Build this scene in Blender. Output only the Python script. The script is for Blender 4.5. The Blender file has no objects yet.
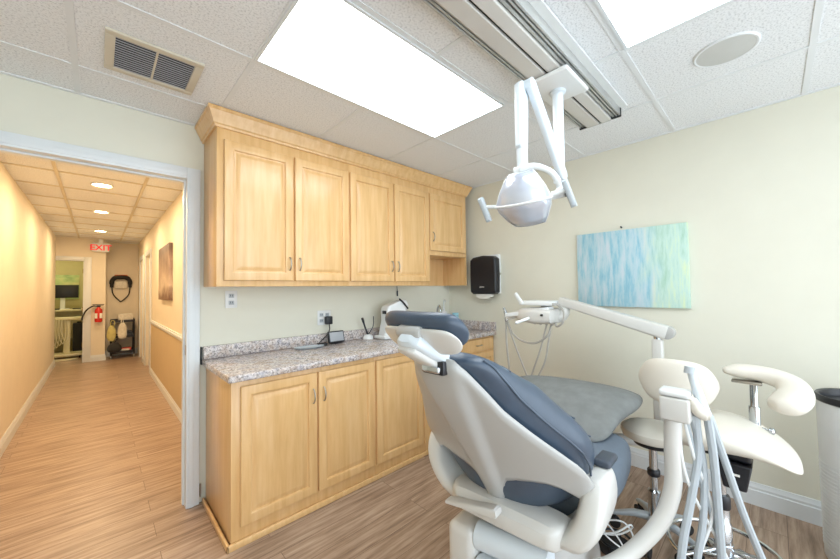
import bpy, bmesh, math, random
from mathutils import Vector, Matrix
random.seed(7)
SC = bpy.context.scene
COL = SC.collection
PI = math.pi

# ------------------------------------------------------------------ materials
MATS = {}
def new_mat(name):
    m = bpy.data.materials.new(name); m.use_nodes = True
    nt = m.node_tree
    b = nt.nodes['Principled BSDF']
    MATS[name] = m
    return m, nt, b
def L(c):      # sRGB 0-255 -> linear
    return tuple(((v/255)/12.92 if v/255 <= .04045 else ((v/255+.055)/1.055)**2.4) for v in c) + (1.0,)
def coords(nt, scale=(1,1,1), kind='Object'):
    tc = nt.nodes.new('ShaderNodeTexCoord'); mp = nt.nodes.new('ShaderNodeMapping')
    mp.inputs['Scale'].default_value = scale
    nt.links.new(tc.outputs[kind], mp.inputs['Vector'])
    return mp.outputs['Vector']
def noise(nt, vec, scale, detail=3, rough=.55):
    n = nt.nodes.new('ShaderNodeTexNoise')
    n.inputs['Scale'].default_value = scale; n.inputs['Detail'].default_value = detail; n.inputs['Roughness'].default_value = rough
    nt.links.new(vec, n.inputs['Vector'])
    return n.outputs['Fac']
def ramp(nt, fac, stops, interp='LINEAR'):
    r = nt.nodes.new('ShaderNodeValToRGB'); r.color_ramp.interpolation = interp
    e = r.color_ramp.elements
    while len(e) < len(stops): e.new(.5)
    for i, (p, c) in enumerate(stops):
        e[i].position = p; e[i].color = c
    nt.links.new(fac, r.inputs['Fac'])
    return r.outputs['Color']
def bump(nt, b, h, strength=.2, dist=.01):
    n = nt.nodes.new('ShaderNodeBump'); n.inputs['Strength'].default_value = strength; n.inputs['Distance'].default_value = dist
    nt.links.new(h, n.inputs['Height']); nt.links.new(n.outputs['Normal'], b.inputs['Normal'])
def mixc(nt, fac, a, c, mode='MIX'):
    n = nt.nodes.new('ShaderNodeMix'); n.data_type = 'RGBA'; n.blend_type = mode
    if isinstance(fac, (int, float)): n.inputs[0].default_value = fac
    else: nt.links.new(fac, n.inputs[0])
    for i, v in ((6, a), (7, c)):
        if isinstance(v, tuple): n.inputs[i].default_value = v
        else: nt.links.new(v, n.inputs[i])
    return n.outputs[2]
def plain(name, rgb, rough=.5, metal=0, var=.06, nscale=6, bmp=0, coat=0):
    m, nt, b = new_mat(name)
    c = L(rgb)
    v = coords(nt); f = noise(nt, v, nscale)
    lo = tuple(x*(1-var) for x in c[:3]) + (1,); hi = tuple(min(1, x*(1+var)) for x in c[:3]) + (1,)
    nt.links.new(ramp(nt, f, [(.3, lo), (.7, hi)]), b.inputs['Base Color'])
    b.inputs['Roughness'].default_value = rough; b.inputs['Metallic'].default_value = metal
    if coat: b.inputs['Coat Weight'].default_value = coat; b.inputs['Coat Roughness'].default_value = .1
    if bmp: bump(nt, b, noise(nt, v, 220, 2), bmp, .002)
    return m
def emit(name, rgb, strength):
    m, nt, b = new_mat(name)
    b.inputs['Base Color'].default_value = (.8, .8, .8, 1)
    b.inputs['Emission Color'].default_value = rgb + (1,); b.inputs['Emission Strength'].default_value = strength
    return m

plain('wall_paint', (219, 218, 204), .6, var=.015, bmp=.05)
plain('wall_paint_warm_lit', (228, 219, 200), .6, var=.02, bmp=.05)  # same wall paint, with the hall's warm light mixed into its colour
plain('wainscot', (198, 178, 142), .6, var=.02)
plain('white_trim', (218, 224, 228), .35, var=.02)
plain('grid_white', (222, 226, 229), .5, var=.02)
plain('ivory_plastic', (204, 203, 199), .3, var=.02, coat=.2)
plain('shell_plastic', (172, 172, 170), .32, var=.02, coat=.2)
plain('cool_plastic', (208, 218, 226), .3, var=.02, coat=.2)
plain('white_plastic', (222, 225, 226), .3, var=.02, coat=.2)
plain('hose_grey', (172, 180, 186), .45, var=.04)
plain('tube_grey', (168, 166, 160), .5, var=.04)
plain('cream_vinyl', (216, 211, 200), .38, var=.02, bmp=.04)
plain('navy_vinyl', (62, 76, 93), .36, var=.08, nscale=14, bmp=.08, coat=.15)
plain('dark_vinyl', (58, 66, 78), .45, var=.08, bmp=.06)
plain('grey_cloth', (118, 121, 120), .85, var=.1, nscale=18, bmp=.15)
plain('slate_cloth', (92, 103, 115), .7, var=.08, nscale=14, bmp=.1)
plain('black_plastic', (28, 30, 36), .35, var=.1)
plain('black_rubber', (34, 34, 36), .7, var=.1)
plain('chrome', (200, 204, 208), .16, 1, var=.03)
plain('nickel', (176, 170, 160), .3, 1, var=.03)
plain('dark_metal', (60, 64, 68), .4, .7, var=.05)
plain('track_metal', (190, 192, 190), .3, .5, var=.04)
plain('vent_beige', (205, 198, 180), .5, var=.03)
plain('louver_grey', (160, 164, 170), .5, var=.03)
plain('duct_dark', (26, 27, 30), .8, var=.03)
plain('speaker_grey', (196, 198, 196), .6, var=.03, bmp=.1)
plain('paper', (232, 232, 226), .8, var=.03)
plain('red_paint', (205, 40, 28), .35, var=.05)
plain('orange_cloth', (214, 120, 70), .7, var=.08)
plain('red_box', (196, 84, 76), .6, var=.1)
plain('yellow_bag', (196, 186, 120), .7, var=.15, nscale=20)
plain('white_bag', (224, 220, 208), .7, var=.12, nscale=25)
plain('teal_glass', (150, 200, 214), .2, var=.05)
plain('brass', (150, 120, 70), .35, 1, var=.03)
plain('far_green', (196, 188, 144), .7, var=.03)
plain('far_white', (228, 222, 190), .45, var=.04)
plain('bin_white', (214, 218, 220), .4, var=.03)

def ceiling_tile():
    m, nt, b = new_mat('ceiling_tile')
    v = coords(nt)
    f = noise(nt, v, 120, 4, .7)
    c = ramp(nt, f, [(.36, L((194, 198, 202))), (.47, L((228, 231, 234))), (.6, L((236, 239, 242)))])
    nt.links.new(c, b.inputs['Base Color']); b.inputs['Roughness'].default_value = .9
    bump(nt, b, f, .35, .004)
ceiling_tile()
def wood():
    m, nt, b = new_mat('maple')
    v = coords(nt, (14, 14, 1.1)); f = noise(nt, v, 2.2, 5, .6)
    v2 = coords(nt, (3, 3, 2)); f2 = noise(nt, v2, 1.3, 2)
    c = ramp(nt, f, [(.25, L((211, 165, 106))), (.5, L((223, 181, 125))), (.75, L((231, 193, 141)))])
    c2 = ramp(nt, f2, [(.3, (.93, .93, .93, 1)), (.7, (1, 1, 1, 1))])
    nt.links.new(mixc(nt, 1.0, c, c2, 'MULTIPLY'), b.inputs['Base Color'])
    b.inputs['Roughness'].default_value = .3; b.inputs['Coat Weight'].default_value = .25; b.inputs['Coat Roughness'].default_value = .2
wood()
def granite():
    m, nt, b = new_mat('granite')
    v = coords(nt)
    f = noise(nt, v, 74, 4, .75); g = noise(nt, v, 17, 3, .6); h = noise(nt, v, 100, 2, .6)
    c = ramp(nt, f, [(.32, L((112, 107, 110))), (.42, L((168, 162, 160))), (.5, L((206, 200, 200))), (.64, L((232, 228, 228)))])
    d = ramp(nt, g, [(.35, L((218, 200, 184))), (.5, L((255, 252, 248))), (.65, L((206, 206, 214)))])
    e = ramp(nt, h, [(.36, (.42, .4, .42, 1)), (.44, (1, 1, 1, 1))])
    x = mixc(nt, .85, c, d, 'MULTIPLY'); x = mixc(nt, .8, x, e, 'MULTIPLY')
    nt.links.new(x, b.inputs['Base Color']); b.inputs['Roughness'].default_value = .22
granite()
def floorboards():
    m, nt, b = new_mat('plank_floor')
    v = coords(nt)
    br = nt.nodes.new('ShaderNodeTexBrick')
    br.inputs['Scale'].default_value = 1; br.inputs['Brick Width'].default_value = 1.22; br.inputs['Row Height'].default_value = .152
    br.inputs['Mortar Size'].default_value = .0012; br.inputs['Bias'].default_value = 0
    br.offset = .37; br.squash = 1
    br.inputs['Color1'].default_value = (0, 0, 0, 1); br.inputs['Color2'].default_value = (1, 1, 1, 1); br.inputs['Mortar'].default_value = (.3, .3, .3, 1)
    nt.links.new(v, br.inputs['Vector'])
    # stretched grain, shifted per plank
    sx = nt.nodes.new('ShaderNodeVectorMath'); sx.operation = 'MULTIPLY_ADD'
    nt.links.new(br.outputs['Color'], sx.inputs[0]); sx.inputs[1].default_value = (3, 3, 9); nt.links.new(v, sx.inputs[2])
    mp = nt.nodes.new('ShaderNodeMapping'); mp.inputs['Scale'].default_value = (1.7, 24, 1)
    nt.links.new(sx.outputs[0], mp.inputs['Vector'])
    f = noise(nt, mp.outputs['Vector'], 1.7, 6, .65)
    c = ramp(nt, f, [(.28, L((114, 93, 78))), (.43, L((154, 130, 111))), (.56, L((178, 154, 134))), (.75, L((200, 179, 160)))])
    t = ramp(nt, br.outputs['Color'], [(0, (.91, .9, .89, 1)), (1, (1, 1, 1, 1))])
    x = mixc(nt, 1, c, t, 'MULTIPLY')
    x = mixc(nt, br.outputs['Fac'], x, L((96, 74, 60)))
    nt.links.new(x, b.inputs['Base Color'])
    b.inputs['Roughness'].default_value = .36
    bump(nt, b, f, .06, .003)
floorboards()
def painting():
    m, nt, b = new_mat('abstract_painting')
    v = coords(nt, (1, 1, .14)); n0 = noise(nt, coords(nt, (1, 1, .6)), 7, 2)
    f = noise(nt, v, 33, 5, .66)
    blue = ramp(nt, f, [(.3, L((128, 182, 204))), (.42, L((152, 196, 212))), (.52, L((178, 206, 216))), (.66, L((198, 210, 220)))])
    green = ramp(nt, f, [(.3, L((158, 196, 176))), (.5, L((186, 214, 204))), (.66, L((206, 222, 186)))])
    tc = nt.nodes.new('ShaderNodeTexCoord'); s = nt.nodes.new('ShaderNodeSeparateXYZ'); nt.links.new(tc.outputs['Object'], s.inputs[0])
    a = nt.nodes.new('ShaderNodeMath'); a.operation = 'MULTIPLY_ADD'; nt.links.new(n0, a.inputs[0]); a.inputs[1].default_value = .25; nt.links.new(s.outputs['Y'], a.inputs[2])
    k = ramp(nt, a.outputs[0], [(.08, (1, 1, 1, 1)), (.22, (0, 0, 0, 1))])
    nt.links.new(mixc(nt, k, blue, green), b.inputs['Base Color']); b.inputs['Roughness'].default_value = .6
painting()
def hallpic():
    m, nt, b = new_mat('brown_print')
    tc = nt.nodes.new('ShaderNodeTexCoord'); s = nt.nodes.new('ShaderNodeSeparateXYZ'); nt.links.new(tc.outputs['Object'], s.inputs[0])
    n = noise(nt, coords(nt), 4.5, 5)
    a = nt.nodes.new('ShaderNodeMath'); a.operation = 'MULTIPLY_ADD'; nt.links.new(n, a.inputs[0]); a.inputs[1].default_value = .5; nt.links.new(s.outputs['Z'], a.inputs[2])
    nt.links.new(ramp(nt, a.outputs[0], [(.3, L((128, 100, 84))), (.45, L((204, 186, 168))), (.62, L((168, 146, 132))), (.9, L((96, 78, 72)))]), b.inputs['Base Color'])
hallpic()
def fargreen_art():
    m, nt, b = new_mat('green_print')
    n = noise(nt, coords(nt, (1, 1, 2.5)), 3, 4)
    nt.links.new(ramp(nt, n, [(.35, L((126, 160, 112))), (.5, L((176, 196, 140))), (.65, L((206, 206, 150)))]), b.inputs['Base Color'])
fargreen_art()
def lens():
    m, nt, b = new_mat('lamp_lens')
    v = coords(nt); f = noise(nt, v, 7, 2)
    nt.links.new(ramp(nt, f, [(.3, L((188, 196, 214))), (.7, L((214, 218, 228)))]), b.inputs['Base Color'])
    b.inputs['Roughness'].default_value = .18; b.inputs['Metallic'].default_value = .35; b.inputs['Coat Weight'].default_value = .6
lens()
emit('panel_glow', (.88, .96, 1.0), 7.5)
emit('hall_glow', (1.0, .66, .33), 40)
emit('far_glow', (1.0, .86, .5), 9)
emit('exit_red', (1.0, .03, .05), .45)
MATS['exit_red'].node_tree.nodes['Principled BSDF'].inputs['Base Color'].default_value = (.55, .01, .02, 1)
M = MATS

# ------------------------------------------------------------------ mesh builder
def catmull(P, n=8, closed=False):
    P = [Vector(p) for p in P]; out = []
    m = len(P); segs = m if closed else m-1
    for i in range(segs):
        p1, p2 = P[i], P[(i+1) % m]
        p0 = P[i-1] if (i > 0 or closed) else p1*2-p2
        p3 = P[(i+2) % m] if (i+2 < m or closed) else p2*2-p1
        for k in range(n):
            t = k/n
            out.append(.5*((2*p1)+(-p0+p2)*t+(2*p0-5*p1+4*p2-p3)*t*t+(-p0+3*p1-3*p2+p3)*t**3))
    if not closed: out.append(P[-1])
    return out
class MB:
    def __init__(s): s.v = []; s.f = []
    def add(s, vs, fs):
        b = len(s.v); s.v += [Vector(x) for x in vs]; s.f += [tuple(i+b for i in f) for f in fs]; return s
    def box(s, lo, hi, r=0, seg=2, rot=None, about=None):
        lo = Vector(lo); hi = Vector(hi)
        bm = bmesh.new(); bmesh.ops.create_cube(bm, size=1)
        d = hi-lo; c = (lo+hi)/2
        for v in bm.verts: v.co = Vector((v.co.x*d.x, v.co.y*d.y, v.co.z*d.z))
        if r > 0: bmesh.ops.bevel(bm, geom=bm.edges[:], offset=min(r, min(abs(x) for x in d)*.49), segments=seg, profile=.5, affect='EDGES')
        bm.verts.index_update()
        vs = [v.co.copy() for v in bm.verts]
        if rot is not None:
            if about is None: vs = [rot @ v for v in vs]
        vs = [v+c for v in vs]
        fs = [tuple(v.index for v in f.verts) for f in bm.faces]; bm.free()
        return s.add(vs, fs)
    def loft(s, rings, cap=True, closed=True):
        n = len(rings[0]); vs = [p for r in rings for p in r]; fs = []
        for i in range(len(rings)-1):
            for j in range(n if closed else n-1):
                a = i*n+j; b = i*n+(j+1) % n; fs.append((a, b, b+n, a+n))
        if cap:
            fs.append(tuple(range(n-1, -1, -1))); fs.append(tuple((len(rings)-1)*n+j for j in range(n)))
        return s.add(vs, fs)
    def tube(s, pts, r, n=10, smooth=0, closed=False, rz=None):
        P = catmull(pts, smooth, closed) if smooth else [Vector(p) for p in pts]
        m = len(P)
        rs = r if isinstance(r, (list, tuple)) else [r]*m
        if len(rs) != m: rs = [rs[min(len(rs)-1, int(i/(m-1)*(len(rs)-1)+.5))] for i in range(m)] if len(rs) > 1 else [rs[0]]*m
        rings = []; up = None
        for i in range(m):
            if closed: t = P[(i+1) % m]-P[i-1]
            else: t = P[min(i+1, m-1)]-P[max(i-1, 0)]
            t.normalize()
            if up is None:
                up = Vector((0, 0, 1)) if abs(t.z) < .9 else Vector((1, 0, 0))
            a = up-t*up.dot(t); a.normalize(); up = a; b = t.cross(a)
            rings.append([P[i]+(a*math.cos(2*PI*k/n)+b*math.sin(2*PI*k/n))*rs[i] for k in range(n)])
        if closed:
            vs = [p for q in rings for p in q]; fs = []
            for i in range(m):
                for j in range(n):
                    i2 = (i+1) % m; fs.append((i*n+j, i*n+(j+1) % n, i2*n+(j+1) % n, i2*n+j))
            return s.add(vs, fs)
        return s.loft(rings)
    def cyl(s, p0, p1, r, n=20, r1=None):
        return s.tube([p0, p1], [r, r if r1 is None else r1], n)
    def lathe(s, c, prof, n=28, axis=(0, 0, 1), cap=True):
        ax = Vector(axis).normalized(); q = ax.to_track_quat('Z', 'Y')
        c = Vector(c)
        rings = [[c+q @ Vector((r*math.cos(2*PI*k/n), r*math.sin(2*PI*k/n), z)) for k in range(n)] for r, z in prof]
        return s.loft(rings, cap)
    def prism(s, poly, z0, z1, fn):
        """poly of 2D points, extruded z0..z1; fn maps (a,b,z)->xyz"""
        n = len(poly)
        vs = [fn(a, b, z0) for a, b in poly]+[fn(a, b, z1) for a, b in poly]
        fs = [tuple(range(n-1, -1, -1)), tuple(range(n, 2*n))]+[(i, (i+1) % n, (i+1) % n+n, i+n) for i in range(n)]
        return s.add(vs, fs)
    def build(s, name, mat, parent=None, bevel=0, subsurf=0, angle=35, world=True, solid=0, seg=2):
        vs = s.v
        if parent is not None and world:
            o = parent; mat_w = Matrix.Identity(4); ch = []
            while o is not None: ch.append(o); o = o.parent
            for o in reversed(ch): mat_w = mat_w @ (Matrix.Translation(o.location) @ o.rotation_euler.to_matrix().to_4x4())
            inv = mat_w.inverted(); vs = [inv @ v for v in vs]
        org = Vector((0, 0, 0))
        if parent is None:      # a thing of one mesh: origin at its base
            xs = [v.x for v in vs]; ys = [v.y for v in vs]; zs = [v.z for v in vs]
            org = Vector(((min(xs)+max(xs))/2, (min(ys)+max(ys))/2, min(zs))); vs = [v-org for v in vs]
        me = bpy.data.meshes.new(name); me.from_pydata([tuple(v) for v in vs], [], s.f); me.update()
        bm = bmesh.new(); bm.from_mesh(me); bmesh.ops.recalc_face_normals(bm, faces=bm.faces[:]); bm.to_mesh(me); bm.free()
        me.polygons.foreach_set('use_smooth', [True]*len(me.polygons))
        if not subsurf: me.set_sharp_from_angle(angle=math.radians(angle))
        me.materials.append(mat if not isinstance(mat, str) else M[mat])
        ob = bpy.data.objects.new(name, me); COL.objects.link(ob); ob.location = org
        if parent is not None: ob.parent = parent
        if solid:
            md = ob.modifiers.new('s', 'SOLIDIFY'); md.thickness = solid; md.offset = 0
        if bevel:
            md = ob.modifiers.new('b', 'BEVEL'); md.width = bevel; md.segments = seg; md.limit_method = 'ANGLE'; md.angle_limit = math.radians(40)
        if subsurf:
            md = ob.modifiers.new('u', 'SUBSURF'); md.levels = subsurf; md.render_levels = subsurf
        return ob
def tag(o, label=None, cat=None, group=None, kind=None):
    if label: o['label'] = label
    if cat: o['category'] = cat
    if group: o['group'] = group
    if kind: o['kind'] = kind
    return o
def thing(name, loc, label, cat, group=None, rz=0):
    o = bpy.data.objects.new(name, None); COL.objects.link(o); o.location = loc; o.rotation_euler = (0, 0, rz)
    o.empty_display_size = .05
    return tag(o, label, cat, group)
def struct(name, mb, mat, **k):
    return tag(mb.build(name, mat, **k), kind='structure')
def ring(c, a, b, ex=2.6, n=24, ea=Vector((1, 0, 0)), eb=Vector((0, 1, 0))):
    c = Vector(c); out = []
    for k in range(n):
        t = 2*PI*k/n; ct, st = math.cos(t), math.sin(t)
        out.append(c+Vector(ea)*(a*math.copysign(abs(ct)**(2/ex), ct))+Vector(eb)*(b*math.copysign(abs(st)**(2/ex), st)))
    return out
def copy_tree(o, parent=None):
    c = o.copy(); COL.objects.link(c)
    if parent is not None: c.parent = parent
    for ch in list(o.children): copy_tree(ch, c)
    return c

# ------------------------------------------------------------------ the rooms
CZ = 2.455; YB = 2.6; XC = 2.95
struct('floor', MB().box((-1.7, -1.7, -.05), (3.1, 12, 0)), 'plank_floor')
struct('ceiling', MB().box((-1.5, -1.6, CZ), (3.05, 2.7, CZ+.08)), 'ceiling_tile')
struct('ceiling_hall', MB().box((-1.7, 2.7, CZ), (.75, 12, CZ+.08)), 'ceiling_tile')
wb = MB().box((.425, YB, 0), (3.05, YB+.1, CZ)).box((-1.5, YB, 0), (-.48, YB+.1, CZ)).box((-.48, YB, 2.105), (.425, YB+.1, CZ))
struct('wall_back', wb, 'wall_paint')
struct('wall_right', MB().box((XC, -1.6, 0), (XC+.1, YB, CZ)), 'wall_paint')
struct('wall_left', MB().box((-1.6, -1.6, 0), (-1.5, YB+.1, CZ)), 'wall_paint')
struct('wall_hall_left', MB().box((-.69, 2.7, 0), (-.59, 9.4, CZ)), 'wall_paint_warm_lit')
# right hall wall, with two door openings
hr = MB()
for y0, y1 in ((2.7, 7.3), (8.1, 8.65), (9.25, 10.0)): hr.box((.65, y0, 0), (.75, y1, CZ))
for y0, y1 in ((7.3, 8.1), (8.65, 9.25)): hr.box((.65, y0, 2.03), (.75, y1, CZ))
struct('wall_hall_right', hr, 'wall_paint_warm_lit')
struct('wall_hall_end', MB().box((-.2, 9.4, 0), (.11, 9.55, CZ)).box((-.69, 9.4, 2.0), (-.2, 9.55, CZ)).box((.01, 9.55, 0), (.11, 9.9, CZ)).box((.01, 9.9, 0), (.75, 10.0, CZ)), 'wall_paint_warm_lit')
struct('wall_far_room', MB().box((-1.7, 11.6, 0), (.1, 11.7, CZ)).box((-1.7, 9.55, 0), (-1.6, 11.6, CZ)).box((.01, 10.0, 0), (.11, 11.6, CZ)).box((-1.6, 9.45, 0), (-.69, 9.55, CZ)), 'far_green')
# wainscot panel + chair rail in the hall
struct('trim_1', MB().box((.644, 2.7, .1), (.652, 7.22, .84)), 'wainscot')
rail = MB().box((.635, 2.7, .84), (.652, 7.22, .905)).box((.625, 2.7, .862), (.64, 7.22, .888))
struct('trim_2', rail, 'white_trim', bevel=.004)
# baseboards
def bboard(m, x0, y0, x1, y1, n, h=.125, t=.016):
    """a baseboard run from (x0,y0) to (x1,y1), thickness towards n"""
    prof = [(0, 0), (t, 0), (t, h*.66), (t*.75, h*.7), (t*.75, h*.8), (t*.35, h*.92), (t*.25, h), (0, h)]
    a = Vector((x0, y0, 0)); b = Vector((x1, y1, 0)); n = Vector((n[0], n[1], 0))
    r = [[p+n*d+Vector((0, 0, z)) for d, z in prof] for p in (a, b)]
    m.loft(r)
m = MB(); bboard(m, XC, -1.6, XC, 1.99, (-1, 0), .135); struct('baseboard_right', m, 'white_trim', angle=20)
m = MB(); bboard(m, -.59, 2.7, -.59, 9.4, (1, 0)); struct('baseboard_hall_left', m, 'white_trim', angle=20)
m = MB(); bboard(m, .65, 2.7, .65, 7.22, (-1, 0)); bboard(m, .65, 8.18, .65, 8.57, (-1, 0)); struct('baseboard_hall_right', m, 'white_trim', angle=20)
m = MB(); bboard(m, -.1, 9.4, .11, 9.4, (0, -1)); bboard(m, .11, 9.4, .11, 9.9, (1, 0)); bboard(m, .11, 9.9, .65, 9.9, (0, -1)); struct('baseboard_hall_end', m, 'white_trim', angle=20)
# door casing of this room
m = MB()
for x0, x1 in ((.407, .48), (-.553, -.48)):
    m.box((x0, 2.575, 0), (x1, 2.6, 2.161), .004); m.box((x0+.012, 2.57, 0), (x1-.03, 2.58, 2.12), .003)
m.box((-.48, 2.575, 2.088), (.407, 2.6, 2.161), .004); m.box((-.48, 2.57, 2.10), (.407, 2.58, 2.13), .003)
m.box((.409, 2.585, 0), (.4255, 2.715, 2.1055)).box((-.48, 2.585, 0), (-.463, 2.715, 2.1055)).box((-.463, 2.585, 2.09), (.409, 2.715, 2.1055))
m.box((.399, 2.64, 0), (.409, 2.68, 2.09)).box((-.463, 2.64, 2.08), (.399, 2.68, 2.09))
struct('trim_3', m, 'white_trim')
# hall door casings
m = MB()
for y0, y1 in ((7.3, 8.1), (8.65, 9.25)):
    m.box((.632, y0-.08, 0), (.65, y0, 2.11), .004); m.box((.632, y1, 0), (.65, y1+.08, 2.11), .004); m.box((.632, y0, 2.03), (.65, y1, 2.11), .004)
m.box((-.2, 9.38, 0), (-.1, 9.4, 2.08), .004); m.box((-.59, 9.38, 2.0), (-.2, 9.4, 2.08), .004)
m.box((-.215, 9.39, 0), (-.2, 9.55, 2.0))
struct('trim_4', m, 'white_trim')
def flat_door(name, x0, y0, x1, y1, z1):
    d = MB().box((x0, y0, .01), (x1, y1, z1), .003)
    return tag(d.build(name, 'white_trim'), kind='structure')
flat_door('door_1', .69, 7.3, .73, 8.1, 2.03); flat_door('door_2', .69, 8.65, .73, 9.25, 2.03)
# suspended ceiling grid
m = MB(); gx = [-1.325, -.705, -.09, .525, 1.14, 1.755, 2.37]; gy = [-1.38, -.77, -.16, .45, 1.06, 1.67, 2.28]
for x in gx: m.box((x-.012, -1.6, CZ-.004), (x+.012, YB, CZ+.01))
for y in gy: m.box((-1.5, y-.012, CZ-.0035), (XC, y+.012, CZ+.01))
m.box((-1.5, YB-.022, CZ-.0055), (XC, YB, CZ+.01)).box((XC-.022, -1.6, CZ-.006), (XC, YB, CZ+.01))
struct('trim_5', m, 'grid_white')
m = MB()
for x in (-.28, .33): m.box((x-.012, 2.7, CZ-.009), (x+.012, 9.4, CZ+.01))
y = 3.15
while y < 9.5:
    m.box((-.59, y-.012, CZ-.008), (.65, y+.012, CZ+.01)); y += .61
struct('trim_6', m, 'vent_beige')  # the bars are white; beige puts their shadow edges into the colour
# quarter round round the base cabinets
m = MB().box((.493, 1.985, 0), (2.95, 2.003, .036), .006).box((.493, 1.985, 0), (.508, 2.575, .036), .006)
struct('trim_7', m, 'maple')

# ------------------------------------------------------------------ ceiling fittings
def panel_light(y0, y1, label):
    x0, x1 = .522, 1.75
    t = thing('ceiling_light', ((x0+x1)/2, (y0+y1)/2, CZ-.012), label, 'ceiling light', 'fluorescent ceiling panels')
    f = MB(); w = .013; z0, z1 = CZ-.009, CZ-.001
    f.box((x0, y0, z0), (x1, y0+w, z1)).box((x0, y1-w, z0), (x1, y1, z1)).box((x0, y0+w, z0), (x0+w, y1-w, z1)).box((x1-w, y0+w, z0), (x1, y1-w, z1))
    f.build('frame', 'white_trim', t)
    MB().box((x0+w, y0+w, CZ-.006), (x1-w, y1-w, CZ-.002)).build('diffuser', 'panel_glow', t)
panel_light(1.072, 1.658, 'long bright ceiling light panel right in front of the wall cabinets')
panel_light(-.148, .438, 'bright ceiling light panel nearest the round ceiling speaker')
# return-air vent
t = thing('ceiling_vent', (.185, 2.02, CZ-.012), 'beige framed air vent with dark louvers in the ceiling above the doorway', 'vent')
f = MB(); x0, x1, y0, y1 = .01, .362, 1.855, 2.19; w = .034
f.box((x0, y0, CZ-.012), (x1, y0+w, CZ), .003).box((x0, y1-w, CZ-.012), (x1, y1, CZ), .003).box((x0, y0+w, CZ-.012), (x0+w, y1-w, CZ), .003).box((x1-w, y0+w, CZ-.012), (x1, y1-w, CZ), .003)
f.box((.182, y0+w, CZ-.011), (.19, y1-w, CZ))
f.build('frame', 'vent_beige', t)
MB().box((x0+w, y0+w, CZ-.002), (x1-w, y1-w, CZ-.0005)).build('duct', 'duct_dark', t)
for k in range(14):
    y = y0+w+.008+k*(y1-y0-2*w-.016)/13
    MB().box((x0+w, y-.0028, CZ-.0085), (x1-w, y+.0028, CZ-.006)).build('louver', 'louver_grey', t)
# ceiling speaker
t = thing('ceiling_speaker', (2.11, .12, CZ-.01), 'round grey speaker grille set flush in a ceiling tile', 'speaker')
MB().lathe((2.11, .12, CZ), [(.118, 0), (.118, -.004), (.113, -.008), (.106, -.007), (.106, 0)], 40).build('rim', 'grid_white', t)
MB().lathe((2.11, .12, CZ-.001), [(.107, 0), (.107, -.005), (.06, -.008), (.001, -.009)], 40).build('grille', 'speaker_grey', t)

# ceiling track of the operating light
TZ = CZ-.004
t = thing('ceiling_track', (1.2, .72, TZ-.07), 'long grey ceiling track with a black slot beside the bright panel', 'ceiling track')
X0, X1 = -.9, 2.27; YL, YR = .605, .84
def ends(pts, x0=X0, x1=X1): return [[Vector((x, a, b)) for a, b in pts] for x in (x0, x1)]
MB().loft(ends([(YL-.035, TZ), (YR+.012, TZ), (YR+.012, TZ-.012), (YL-.035, TZ-.012)], X0, X1+.02)).build('mounting_plate', 'white_plastic', t)
MB().loft(ends([(YL+.05, TZ-.012), (YL+.05, TZ-.068), (YL+.105, TZ-.072), (YL+.105, TZ-.012)])).build('cover_panel', 'ivory_plastic', t, bevel=.004)
MB().loft(ends([(YR-.042, TZ-.012), (YR-.042, TZ-.068), (YR-.118, TZ-.072), (YR-.118, TZ-.012)])).build('cover_panel', 'ivory_plastic', t, bevel=.004)
MB().box((X0, YL+.105, TZ-.06), (X1-.01, YR-.118, TZ-.012)).build('slot', 'black_rubber', t)
for ys in ((YL, YL+.01), (YL+.016, YL+.024), (YL+.032, YL+.044), (YR-.01, YR), (YR-.024, YR-.016), (YR-.038, YR-.03)):
    MB().box((X0, ys[0], TZ-.058), (X1, ys[1], TZ-.012), .001).build('side_rail', 'track_metal', t)
for ys in ((YL+.008, YL+.05), (YR-.042, YR-.008)):
    MB().box((X0, ys[0], TZ-.045), (X1-.003, ys[1], TZ-.012)).build('side_groove', 'dark_metal', t)
for ys in ((YL-.004, YL+.05), (YR-.042, YR+.004)):
    MB().box((X1, ys[0], TZ-.066), (X1+.012, ys[1], TZ-.012), .003).build('end_cap', 'black_plastic', t)
MB().box((X1, YL+.051, TZ-.07), (X1+.01, YR-.043, TZ-.012), .003).build('end_plate', 'track_metal', t)

# ------------------------------------------------------------------ operating light
t = thing('operating_light', (1.69, .72, 1.6), 'white dental operating light hanging on a folded arm from the ceiling track', 'dental light')
TB = TZ-.0725
MB().box((1.53, .615, TB-.022), (1.80, .82, TB), .02, 4).build('ceiling_trolley', 'white_plastic', t)
p = MB(); p.lathe((1.69, .73, TB-.02), [(.04, 0), (.038, -.012), (.027, -.02), (.027, -.025)], 24); p.cyl((1.69, .73, TB-.03), (1.69, .73, 1.95), .026, 24); p.cyl((1.69, .73, 1.95), (1.69, .73, 1.89), .03, 24)
p.build('drop_post', 'cool_plastic', t)
def bar(m, p0, p1, w0, w1, th, side=Vector((0, 1, 0)), n=2):
    p0 = Vector(p0); p1 = Vector(p1); d = (p1-p0).normalized(); s = side-d*side.dot(d); s.normalize(); e = d.cross(s)
    rr = []
    for k, (q, w) in enumerate(((p0-d*w0*.4, w0*.6), (p0, w0), (p1, w1), (p1+d*w1*.4, w1*.6))):
        rr.append(ring(q, th, w, 4, 20, s, e))
    m.loft(rr)
a = MB(); bar(a, (1.68, .712, 1.915), (1.375, .712, 2.255), .034, .026, .018)
a.build('lower_arm', 'cool_plastic', t)
a = MB(); bar(a, (1.362, .75, 2.255), (1.352, .75, 1.98), .04, .034, .018); a.cyl((1.372, .70, 2.258), (1.372, .765, 2.258), .024, 20)
a.build('upper_arm', 'cool_plastic', t)
MB().cyl((1.352, .75, 1.99), (1.35, .745, 1.855), .024, 20).build('lamp_neck', 'cool_plastic', t)
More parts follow.
